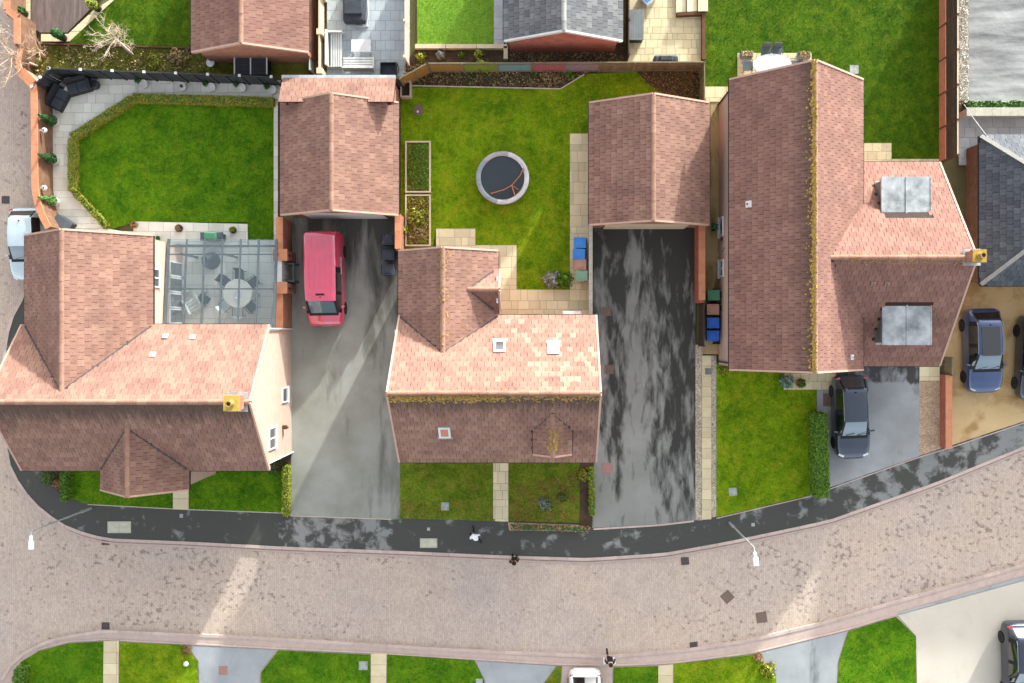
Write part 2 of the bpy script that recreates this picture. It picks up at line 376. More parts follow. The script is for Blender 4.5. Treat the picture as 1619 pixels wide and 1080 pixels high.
def leafm(name, a, b, rough=0.6):
    t = NT(name); r = t.rand(); p = t.pos()
    c = t.ramp(r, [(0.0, a), (1.0, b)])
    c = t.mix(1.0, c, t.ramp(t.noise(p, 6, 3), [(0.3, 0.75), (0.7, 1.2)]), 'MULTIPLY')
    return t.fin(c, rough, 0.25)
M['leaf'] = leafm('green_leaf', c255(40,72,24), c255(84,118,40))
M['leaf_lime'] = leafm('lime_leaf', c255(104,112,24), c255(156,158,48))
M['leaf_hedge'] = leafm('clipped_hedge_leaf', c255(76,112,26), c255(110,144,42))
M['leaf_box'] = leafm('box_hedge_leaf', c255(118,126,36), c255(164,166,64))
M['leaf_grey'] = leafm('silver_leaf', c255(132,132,120), c255(178,176,166))
M['leaf_blue'] = leafm('blue_green_leaf', c255(90,116,108), c255(134,156,142))
M['leaf_con'] = leafm('conifer_leaf', c255(34,72,34), c255(62,104,50))
M['leaf_cone_pale'] = leafm('pale_topiary_leaf', c255(58,100,44), c255(112,148,76))
M['leaf_red'] = leafm('russet_leaf', c255(130,92,52), c255(168,128,80))
M['leaf_moss'] = leafm('moss_leaf', c255(82,86,28), c255(112,118,42))
M['straw'] = leafm('dry_straw_stem', c255(128,104,74), c255(168,148,104))
M['twig'] = surf('pale_twig_bark', c255(186,164,146), c255(212,194,176), 6, 0.9)
M['twig2'] = surf('grey_pink_bark', c255(176,150,128), c255(202,178,154), 6, 0.9)
M['sand'] = surf('buff_sandstone_slab', c255(208,196,160), c255(218,207,174), 1.8, 0.9, 0.2, rnd=0.14)
M['sand_pale'] = surf('pale_sandstone_slab', c255(200,184,146), c255(212,200,166), 1.8, 0.9, 0.2, rnd=0.12)
M['greyslab'] = surf('pale_grey_slab', c255(206,206,196), c255(220,220,211), 1.6, 0.85, 0.2, rnd=0.12)
M['blueslab'] = surf('blue_grey_slab', c255(164,174,180), c255(184,192,196), 1.6, 0.85, 0.2, rnd=0.09)
M['joint'] = surf('dark_joint_sand', c255(112,102,84), c255(140,128,104), 5, 0.95)
M['joint_grey'] = surf('grey_joint', c255(120,120,112), c255(142,142,134), 5, 0.95)
M['timber'] = surf('weathered_timber', c255(104,96,74), c255(132,122,96), 3, 0.9, rnd=0.12, stretch=(1,1,0.2))
M['timber_pale'] = surf('pale_sawn_timber', c255(196,178,150), c255(214,198,172), 3, 0.9, rnd=0.08)
M['timber_pink'] = surf('pinkish_timber', c255(184,166,156), c255(204,188,176), 3, 0.9, rnd=0.08)
M['timber_brown'] = surf('brown_stained_timber', c255(76,50,36), c255(98,66,46), 3, 0.85, rnd=0.12)
M['timber_orange'] = surf('orange_gravel_board', c255(168,100,74), c255(186,118,90), 3, 0.85, rnd=0.08)
M['timber_dark'] = surf('dark_timber', c255(56,46,40), c255(78,64,54), 3, 0.85, rnd=0.1)
M['fence_dark'] = surf('charcoal_fence_paint', c255(46,49,54), c255(60,63,68), 3, 0.7, rnd=0.08)
M['decking'] = surf('brown_deck_board', c255(98,84,80), c255(120,106,102), 2.5, 0.8, rnd=0.14, stretch=(3,0.6,1))
M['metal_grey'] = surf('grey_powder_coat', c255(70,80,86), c255(84,94,100), 3, 0.45, spec=0.5)
M['galv'] = surf('galvanised_steel', c255(168,176,178), c255(192,199,200), 5, 0.45, metal=0.4, spec=0.5)
M['lamp_white'] = surf('white_luminaire', c255(226,230,232), c255(238,240,241), 3, 0.35)
M['black'] = surf('black_plastic', c255(26,27,30), c255(40,41,45), 4, 0.5)
M['rattan'] = surf('black_rattan', c255(36,38,43), c255(50,53,59), 30, 0.7, 0.5, 80)
M['cushion'] = surf('charcoal_cushion', c255(54,59,67), c255(66,71,80), 3, 0.9)
M['cover'] = surf('charcoal_cover', c255(44,48,55), c255(66,72,80), 3, 0.75)
M['rubber'] = surf('tyre_rubber', c255(24,24,25), c255(34,34,35), 10, 0.85)
M['alloy'] = surf('alloy_rim', c255(128,130,132), c255(156,158,160), 10, 0.35, metal=0.7, spec=0.5)
M['carglass'] = glassy('car_glass', c255(66,98,116), 0.06, 1.0)
M['carglass_dark'] = glassy('tinted_car_glass', c255(16,18,20))
M['trim'] = surf('car_black_trim', c255(20,21,22), c255(30,31,32), 10, 0.55)
M['lens'] = glassy('lamp_lens', c255(206,212,216), 0.1)
M['lens_red'] = glassy('red_lamp_lens', c255(170,28,32), 0.12)
def paint(name, c, metal=0.35, rough=0.3, ior=1.65):
    t = NT(name); p = t.obj()
    cc = t.mix(1.0, c, t.ramp(t.noise(p, 1.5, 4), [(0.3, 0.9), (0.7, 1.08)]), 'MULTIPLY')
    t.b.inputs['Coat IOR'].default_value = ior
    return t.fin(cc, rough, 0.5, metal, 1.0)
M['paint_red'] = paint('crimson_van_paint', c255(210,44,88), 0.0, 0.45, 2.2)
M['paint_blue'] = paint('steel_blue_paint', c255(48,74,116), 0.4, 0.3)
M['paint_slate'] = paint('dark_slate_paint', c255(44,56,74), 0.4, 0.3)
M['paint_silver'] = paint('pale_silver_blue_paint', c255(186,202,210), 0.3, 0.35)
M['paint_white'] = paint('white_car_paint', c255(236,237,238), 0.0, 0.3)
M['paint_navy'] = paint('navy_paint', c255(38,46,62), 0.4, 0.3)
M['bin_blue'] = surf('blue_bin_plastic', c255(52,120,196), c255(66,136,208), 3, 0.5)
M['bin_blue2'] = surf('royal_blue_bin_plastic', c255(36,88,176), c255(48,102,192), 3, 0.5)
M['bin_brown'] = surf('brown_bin_plastic', c255(156,116,100), c255(174,134,116), 3, 0.5)
M['bin_green'] = surf('sage_bin_plastic', c255(110,148,124), c255(126,162,138), 3, 0.5)
M['bin_green2'] = surf('dark_green_bin_plastic', c255(62,112,84), c255(76,126,98), 3, 0.5)
M['manhole'] = surf('rusty_manhole', c255(104,88,80), c255(126,106,94), 14, 0.7, 0.4, 60)
M['manhole_pink'] = surf('pink_brick_cover', c255(150,112,106), c255(170,130,122), 14, 0.8, 0.4, 60)
M['gully'] = surf('cast_iron_gully', c255(70,62,62), c255(92,82,80), 14, 0.6, 0.4, 60)
M['cover_grey'] = surf('grey_plastic_cover', c255(150,156,154), c255(178,183,180), 8, 0.6)
M['cover_cream'] = surf('cream_concrete_cover', c255(176,174,156), c255(198,196,178), 5, 0.85)
M['mat_black'] = surf('trampoline_mat', c255(46,54,60), c255(58,66,72), 20, 0.75)
M['pad_white'] = surf('trampoline_pad_vinyl', c255(178,178,180), c255(204,203,204), 2, 0.5)
M['pad_lilac'] = surf('faded_lilac_pad', c255(150,140,146), c255(172,162,168), 2, 0.5)
M['pad_grey'] = surf('grey_blue_pad', c255(128,136,142), c255(154,160,164), 2, 0.5)
M['rust'] = surf('rust_orange_webbing', c255(170,104,72), c255(190,124,90), 10, 0.8)
M['pond'] = surf('wet_grey_concrete', c255(92,93,93), c255(168,169,168), 0.9, 0.35, 0.35, 2.5, stretch=(0.35,1.8,1), spec=0.6, fine=0.15, bdist=0.05)
M['skin'] = surf('skin', c255(196,150,126), c255(206,162,138), 8, 0.6)
M['cloth_white'] = surf('white_jacket_cloth', c255(222,226,232), c255(234,238,242), 8, 0.9)
M['cloth_navy'] = surf('navy_cloth', c255(28,34,48), c255(38,44,60), 8, 0.9)
M['cloth_black'] = surf('black_cloth', c255(22,22,24), c255(36,35,36), 8, 0.9)
M['cloth_brown'] = surf('dark_brown_cloth', c255(44,38,34), c255(58,50,44), 8, 0.9)
M['hair'] = surf('dark_hair', c255(26,22,20), c255(40,34,30), 20, 0.7)
for nm_, c_ in (('pf_orange', (150,110,56)), ('pf_lime', (120,134,48)), ('pf_blue', (112,142,148)), ('pf_pink', (160,88,96)), ('pf_lilac', (136,118,134))):
    M[nm_] = surf('fence_paint_' + nm_, c255(*c_), c255(*[min(255, int(q*1.1)) for q in c_]), 3, 0.85)
def canopy_glass():
    t = NT('canopy_glass'); tr = t.n('ShaderNodeBsdfTransparent'); tr.inputs[0].default_value = (0.86, 0.9, 0.92, 1)
    gl = t.n('ShaderNodeBsdfPrincipled'); gl.inputs['Base Color'].default_value = c255(150,165,175); gl.inputs['Roughness'].default_value = 0.12; gl.inputs['Specular IOR Level'].default_value = 0.8
    mx = t.n('ShaderNodeMixShader'); mx.inputs[0].default_value = 0.09
    t.L(tr.outputs[0], mx.inputs[1]); t.L(gl.outputs[0], mx.inputs[2]); t.L(mx.outputs[0], t.out.inputs[0])
    return t.m
M['canopy_glass'] = canopy_glass()
def net_mat():
    t = NT('safety_net'); tr = t.n('ShaderNodeBsdfTransparent'); mx = t.n('ShaderNodeMixShader'); mx.inputs[0].default_value = 0.25
    t.b.inputs['Base Color'].default_value = c255(60,60,62)
    t.L(tr.outputs[0], mx.inputs[1]); t.L(t.b.outputs[0], mx.inputs[2]); t.L(mx.outputs[0], t.out.inputs[0]); return t.m
M['net'] = net_mat()
# ------------------------------------------------------------------ the setting: ground, road, pavements, lawns
def struct(o): o['kind'] = 'structure'; return o
def sheet(name, px, z, m):
    return struct(MB().sheet(GP(px), z).build(name, m))
big = MB().sheet([(-300,-300),(300,-300),(300,300),(-300,300)], -0.03)
struct(big.build('ground', M['verge_soil']))
sheet('road', [(-260,-260),(58,-260),(58,690),(600,800),(1900,500),(1900,1300),(-260,1300)], 0.0, M['road'])
kerb_n = [(44,452),(38,470),(17,508),(8,560),(5,640),(10,700),(17,738),(35,772),(60,800),(95,828),(140,846),(175,853),(300,858),(450,866),(640,873),(800,880),(930,884),(1050,876),(1150,858),(1310,824),(1480,764),(1619,707),(1800,632)]
pv = kerb_n + [(1800,560),(1619,640),(1480,690),(1290,735),(1130,780),(950,790),(630,780),(460,770),(280,745),(135,735),(70,690),(46,560)]
sheet('pavement', pv, 0.10, M['pavement'])
kerb_s = [(-40,1130),(4,1075),(20,1048),(45,1027),(90,1009),(165,997),(300,1003),(420,1009),(560,1017),(740,1028),(850,1033),(960,1038),(1080,1028),(1180,1013),(1300,985),(1420,950),(1619,893),(1800,840)]
sf = kerb_s + [(1800,1180),(-40,1180)]
sheet('footway', sf, 0.09, M['footway'])
def resample(pts, d):
    out = [pts[0].copy()]; acc = 0.0
    for a, b in zip(pts[:-1], pts[1:]):
        L = (b - a).length; t = d - acc
        while t <= L:
            out.append(a.lerp(b, t / L)); t += d
        acc = (acc + L) % d if False else L - (t - d)
    return out
def kerb(name, px, w, z1, m, d=0.9, side=1):
    pts = resample(GP(px), d)
    root = MB()
    for a, b in zip(pts[:-1], pts[1:]): root.bar(a + Vector((0,0,0.02)), b + Vector((0,0,0.02)), w * 0.7, 0.04)
    ro = struct(root.build(name, m))
    me0 = MB().box(-w/2, w/2, -0.5, 0.5, -0.06, z1)
    proto = None
    for a, b in zip(pts[:-1], pts[1:]):
        d_ = b - a; L = d_.length - 0.012
        if proto is None:
            proto = me0.build('kerb_stone', m, ro, local=True, bevel=0.0); o = proto
        else:
            o = bpy.data.objects.new('kerb_stone', proto.data); col.objects.link(o); o.parent = ro
        o.location = (a + b) / 2; o.rotation_euler = (0, 0, math.atan2(d_.y, d_.x) - math.pi/2); o.scale = (1, L, 1)
    return ro
kerb('kerb', kerb_n, 0.16, 0.125, M['kerb'])
kerb('kerb_channel', [(x - (4 if x < 30 else 0), y + (6 if x > 30 else 2)) for x, y in kerb_n[4:]], 0.13, 0.02, M['footway'])
kerb('kerb', kerb_s[1:], 0.16, 0.125, M['kerb'])
# back edging of the far footway
edge_s = [(60,1027),(110,1013),(165,1010),(300,1017),(440,1024),(590,1031),(750,1041),(890,1050),(968,1051),(1065,1047),(1190,1031),(1340,994),(1418,970)]
kerb('edging', edge_s, 0.06, 0.135, M['kerb'])

LAWNS = []     # (polygon px, material key, blades per m2)
def lawn(px, key='grass', dens=260, name='lawn', z=0.13):
    LAWNS.append((px, key, dens, z)); return sheet(name, px, z, M[key])
# far side of the road
lawn([(34,1046),(62,1029),(110,1016),(165,1013),(165,1170),(26,1170)], 'grass_dark')
lawn([(191,1014),(295,1019),(314,1045),(318,1170),(189,1170)], 'grass')
lawn([(441,1027),(586,1034),(586,1170),(412,1170),(414,1062)], 'grass_dark')
lawn([(613,1034),(750,1043),(766,1075),(768,1170),(611,1170)], 'grass_dark')
lawn([(880,1052),(888,1052),(880,1170),(853,1170),(856,1085)], 'grass_dry')
lawn([(970,1054),(1040,1052),(1040,1170),(966,1170)], 'grass_dark')
lawn([(1065,1049),(1190,1034),(1225,1065),(1228,1170),(1063,1170)], 'grass')
lawn([(1340,997),(1415,974),(1446,1005),(1449,1170),(1318,1170),(1325,1045)], 'grass_dark')
sheet('driveway', [(297,1019),(438,1027),(412,1062),(410,1170),(319,1170),(315,1045)], 0.112, M['drive_s'])
sheet('driveway', [(752,1044),(880,1052),(855,1085),(852,1170),(769,1170),(767,1075)], 0.112, M['drive_s'])
sheet('driveway', [(1193,1033),(1338,997),(1324,1045),(1317,1170),(1229,1170),(1226,1065)], 0.112, M['drive_s'])
sheet('parking_bay', [(889,1052),(968,1052),(965,1170),(881,1170)], 0.112, M['footway'])
sheet('driveway', [(1418,972),(1619,917),(1800,866),(1800,1170),(1450,1170),(1447,1005)], 0.112, M['concrete'])
sheet('drain_strip', [(1418,968),(1619,909),(1800,858),(1800,865),(1619,916),(1418,971)], 0.118, M['drive_s'])
# near side
sheet('driveway', [(463,335),(634,335),(634,821),(460,814)], 0.112, M['drive_a'])
sheet('driveway', [(934,345),(1099,345),(1099,822),(1040,829),(934,834)], 0.112, M['drive_b'])
kerb('edging', [(460,815),(632,821)], 0.05, 0.125, M['kerb'])
kerb('edging', [(938,836),(1040,830),(1099,823)], 0.09, 0.125, M['kerb'])
kerb('edging', [(1132,819),(1285,783),(1310,773),(1450,723),(1497,709),(1619,668),(1800,604)], 0.05, 0.135, M['kerb'])
kerb('edging', [(140,797),(275,804),(460,811)], 0.05, 0.135, M['stone_cope'])
lawn([(108,735),(275,745),(275,803),(138,796),(108,785)], 'grass_dark')
lawn([(300,745),(452,745),(452,809),(300,805)], 'grass_dark')
lawn([(633,700),(780,700),(780,823),(633,819)], 'grass_dry')
lawn([(804,700),(916,700),(916,826),(804,823)], 'grass_dry')
sheet('flower_bed', [(916,700),(940,700),(936,834),(916,830)], 0.125, M['soil'])
sheet('flower_bed', [(803,825),(936,830),(930,839),(805,838)], 0.122, M['gravel_pink'])
sheet('flower_bed', [(60,735),(106,735),(106,790),(88,772)], 0.122, M['soil'])
sheet('flower_bed', [(400,700),(462,700),(461,745),(400,745)], 0.127, M['soil'])
sheet('gravel_strip', [(1099,545),(1110,545),(1110,822),(1099,822)], 0.118, M['gravel'])
sheet('side_path', [(1110,110),(1140,110),(1140,560),(1110,560)], 0.118, M['path_con'])
sheet('gravel_strip', [(1124,562),(1132,562),(1132,816),(1124,818)], 0.118, M['gravel'])
lawn([(1132,575),(1292,575),(1285,781),(1132,817)], 'grass')
sheet('driveway', [(1290,560),(1452,560),(1452,721),(1308,771),(1291,771)], 0.114, M['drive_c'])
sheet('gravel_strip', [(1452,602),(1488,602),(1488,708),(1452,720)], 0.118, M['gravel_pink'])
sheet('driveway', [(1488,430),(1800,430),(1800,602),(1619,665),(1496,706)], 0.116, M['resin'])
lawn([(1113,-120),(1483,-120),(1483,262),(1363,262),(1363,140),(1113,140)], 'grass_shaded', 240)
lawn([(118,226),(214,158),(437,164),(437,396),(393,396),(393,352),(212,352),(175,364),(122,304)], 'grass_dark', 320)
lawn([(634,139),(886,141),(926,118),(1108,112),(1108,170),(936,170),(936,212),(901,212),(901,458),(817,458),(817,388),(752,388),(752,362),(690,362),(684,395),(634,395)], 'grass', 260)
sheet('flower_bed', [(634,100),(1000,100),(930,116),(886,141),(634,139)], 0.126, M['soil'])
sheet('flower_bed', [(1000,108),(1110,108),(1108,166),(1060,160),(1020,130)], 0.135, M['soil'])
lawn([(108,71),(190,-10),(240,-120),(330,-120),(325,80),(200,74)], 'grass_shaded')
sheet('rough_ground', [(58,70),(330,80),(490,85),(490,128),(100,114),(50,140)], 0.12, M['moss'])
lawn([(660,-120),(781,-120),(781,74),(660,74)], 'grass_art', 300)
sheet('flower_bed', [(658,79),(802,79),(1000,70),(1000,101),(640,101)], 0.122, M['soil'])
sheet('yard', [(1530,-120),(1800,-120),(1800,161),(1530,161)], 0.125, M['pond'])
kerb('edging', [(1522,163),(1800,163)], 0.1, 0.2, M['white_matt'])
sheet('gravel_strip', [(1514,-120),(1530,-120),(1530,170),(1514,170)], 0.118, M['gravel'])
sheet('hedge_bed', [(1514,160),(1800,160),(1800,190),(1514,190)], 0.12, M['soil'])

def clip_poly(sub, cl):
    def area(p): return sum(p[i][0]*p[(i+1)%len(p)][1]-p[(i+1)%len(p)][0]*p[i][1] for i in range(len(p)))
    c = cl if area(cl) > 0 else cl[::-1]
    out = sub
    for i in range(len(c)):
        a, b = c[i], c[(i+1) % len(c)]
        inp, out = out, []
        if not inp: return []
        side = lambda p: (b[0]-a[0])*(p[1]-a[1]) - (b[1]-a[1])*(p[0]-a[0])
        for j in range(len(inp)):
            p, q = inp[j], inp[(j+1) % len(inp)]
            sp, sq = side(p), side(q)
            if sp >= 0: out.append(p)
            if (sp >= 0) != (sq >= 0):
                t = sp / (sp - sq); out.append((p[0]+(q[0]-p[0])*t, p[1]+(q[1]-p[1])*t))
    return out
def parea(p): return abs(sum(p[i][0]*p[(i+1)%len(p)][1]-p[(i+1)%len(p)][0]*p[i][1] for i in range(len(p)))) / 2
SLAB = {}
def unit_slab(mk):
    if mk not in SLAB:
        b = MB().box(-0.5, 0.5, -0.5, 0.5, -0.05, 0.0)
        me = bpy.data.meshes.new('slab'); me.from_pydata(b.v, [], b.f); me.materials.append(M[mk]); SLAB[mk] = me
    return SLAB[mk]
def patio(name, polys, mk, jm, w, h, z=0.155, rnd=0.0, rot=0.0, gap=0.014, zj=0.125, stagger=0.5):
    root = MB()
    for p in polys: root.sheet(GP(p), zj)
    ro = struct(root.build(name, M[jm])); R = random.Random(len(polys)*7 + int(polys[0][0][0]))
    ca, sa = math.cos(rot), math.sin(rot)
    for p in polys:
        W = [(v.x*ca + v.y*sa, -v.x*sa + v.y*ca) for v in GP(p)]
        x0, x1 = min(q[0] for q in W), max(q[0] for q in W); y0, y1 = min(q[1] for q in W), max(q[1] for q in W)
        y = y1; row = 0
        while y > y0 + 0.02:
            hh = h * (R.choice((0.75, 1.0, 1.0, 1.3)) if rnd else 1.0)
            yb = y - hh
            if yb - y0 < 0.12: yb = y0
            x = x0 - (w * stagger * (row % 2)) - (R.random()*w if rnd else 0)
            while x < x1 - 0.01:
                ww = w * (R.choice((0.6, 1.0, 1.0, 1.45)) if rnd else 1.0)
                xe = x + ww
                if x1 - xe < 0.1: xe = x1
                cell = [(x+gap/2, yb+gap/2), (xe-gap/2, yb+gap/2), (xe-gap/2, y-gap/2), (x+gap/2, y-gap/2)]
                q = clip_poly(cell, W)
                if q and parea(q) > 0.012:
                    dz = R.uniform(-0.004, 0.004)
                    full = parea(q) > 0.995 * (xe-x-gap)*(y-yb-gap)
                    if full:
                        cx, cy = (x+xe)/2, (y+yb)/2
                        o = bpy.data.objects.new('slab', unit_slab(mk)); col.objects.link(o); o.parent = ro
                        o.location = (cx*ca - cy*sa, cx*sa + cy*ca, z + dz); o.rotation_euler = (0, 0, rot); o.scale = (xe-x-gap, y-yb-gap, 1)
                    else:
                        MB().prism([(a*ca - b*sa, a*sa + b*ca) for a, b in q], z + dz - 0.03, z + dz).build('slab', M[mk], ro)
                x = xe
            y = yb; row += 1
    return ro
# garden paths and terraces
patio('path', [[(166,1012),(190,1012),(188,1170),(164,1170)]], 'sand_pale', 'joint', 0.76, 0.6, stagger=0)
patio('path', [[(587,1032),(612,1032),(610,1170),(587,1170)]], 'sand_pale', 'joint', 0.83, 0.6, stagger=0)
patio('path', [[(1040,1051),(1064,1049),(1062,1170),(1040,1170)]], 'sand_pale', 'joint', 0.8, 0.6, stagger=0)
patio('path', [[(275,770),(300,770),(300,805),(275,804)]], 'sand', 'joint', 0.83, 0.6, stagger=0)
patio('path', [[(780,715),(804,715),(804,824),(780,823)]], 'sand', 'joint', 0.4, 0.5, rnd=1)
patio('path', [[(1109,562),(1124,562),(1124,820),(1109,821)]], 'sand_pale', 'joint', 0.56, 0.55, stagger=0)
patio('path', [[(1238,590),(1320,590),(1320,616),(1238,616)]], 'sand', 'joint', 0.45, 0.45)
patio('path', [[(1452,560),(1484,560),(1484,602),(1452,602)]], 'sand', 'joint', 0.55, 0.6, stagger=0)
patio('patio', [[(1165,85),(1282,85),(1282,140),(1165,140)]], 'sand_pale', 'joint', 0.6, 0.6, rnd=1)
patio('patio', [[(1363,227),(1408,227),(1408,262),(1363,262)], [(1408,252),(1483,252),(1483,262),(1408,262)]], 'sand', 'joint', 0.5, 0.45)
patio('path', [[(1112,138),(1158,138),(1158,162),(1112,162)]], 'sand_pale', 'joint', 0.6, 0.6)
patio('patio', [[(690,362),(752,362),(752,398),(690,398)], [(752,388),(817,388),(817,458),(752,458)], [(752,458),(931,458),(931,520),(752,520)], [(901,212),(930,212),(930,458),(901,458)]], 'sand', 'joint', 0.58, 0.46, rnd=1)
patio('patio', [[(62,120),(216,122),(216,155),(118,218),(62,218)], [(62,218),(118,218),(118,302),(62,302)], [(62,302),(118,302),(172,362),(62,362)], [(62,362),(172,362),(230,372),(230,395),(62,395)], [(216,122),(445,128),(445,160),(216,154)]], 'greyslab', 'joint_grey', 0.72, 0.5, rnd=1, rot=math.radians(0))
patio('patio', [[(165,366),(393,366),(393,392),(445,394),(445,525),(235,525),(235,392),(165,380)]], 'greyslab', 'joint_grey', 0.6, 0.6, stagger=0) if False else None
patio('terrace', [[(235,380),(443,380),(443,525),(235,525)], [(170,366),(235,366),(235,395),(170,395)]], 'greyslab', 'joint_grey', 0.6, 0.6, z=0.16, stagger=0)
patio('terrace', [[(214,351),(394,355),(394,389),(214,385)]], 'greyslab', 'joint_grey', 0.8, 0.55, z=0.26, zj=0.2, stagger=0.5)
patio('patio', [[(518,-60),(642,-60),(642,124),(518,124)]], 'blueslab', 'joint_grey', 0.52, 0.53)
patio('path', [[(781,-60),(797,-60),(797,74),(781,74)]], 'blueslab', 'joint_grey', 0.54, 0.6, stagger=0)
patio('patio', [[(992,-60),(1108,-60),(1108,99),(992,99)]], 'sand_pale', 'joint', 0.45, 0.45, rnd=1)
patio('patio', [[(1514,186),(1700,186),(1700,262),(1514,262)]], 'blueslab', 'joint_grey', 0.6, 0.55)
# lawn edging strip by the garage
patio('path', [[(434,160),(441,160),(441,395),(434,395)]], 'greyslab', 'joint_grey', 0.24, 0.6, stagger=0, z=0.17)

def grass_blades():
    groups = {}
    for px, key, dens, z in LAWNS: groups.setdefault(key, []).append((px, dens, z))
    labels = {'grass': ('mid green mown grass of the lawns', 'grass'), 'grass_dark': ('lush dark green mown grass of the lawns', 'grass'),
              'grass_shaded': ('flecked back lawn grass at the top edge, its green darkened for shade', 'grass'), 'grass_dry': ('patchy yellowish grass in front of the middle house', 'grass'), 'grass_art': ('bright lime artificial grass behind the timber edging', 'artificial grass')}
    for key, lst in groups.items():
        P = []
        for px, dens, z in lst:
            W = np.array([[v.x, v.y] for v in GP(px)])
            lo, hi = W.min(0), W.max(0); n = int((hi-lo).prod() * dens)
            q = RNG.uniform(lo, hi, (n, 2)); ins = np.zeros(n, bool)
            for i in range(len(W)):
                a, b = W[i], W[(i+1) % len(W)]
                if a[1] == b[1]: continue
                c = ((a[1] > q[:,1]) != (b[1] > q[:,1])) & (q[:,0] < (b[0]-a[0])*(q[:,1]-a[1])/(b[1]-a[1]) + a[0])
                ins ^= c
            q = q[ins]; P.append(np.column_stack([q, np.full(len(q), z)]))
        P = np.vstack(P); n = len(P)
        a = RNG.uniform(0, 2*np.pi, n); d = np.column_stack([np.cos(a), np.sin(a), np.zeros(n)]); s_ = np.column_stack([-np.sin(a), np.cos(a), np.zeros(n)])
        L = RNG.uniform(0.025, 0.07, n)[:,None]; wd = RNG.uniform(0.008, 0.018, n)[:,None]
        tip = P + d*L*RNG.uniform(0.3, 1.1, n)[:,None] + np.array([0,0,1.0])*L*0.8
        V = np.stack([P - s_*wd, P + s_*wd, tip], 1).reshape(-1, 3)
        o = np_mesh('grass' if key != 'grass_art' else 'artificial_grass', V, np.arange(3*n).reshape(-1, 3), M[key])
        tag(o, labels[key][0], labels[key][1], kind='stuff')
grass_blades()
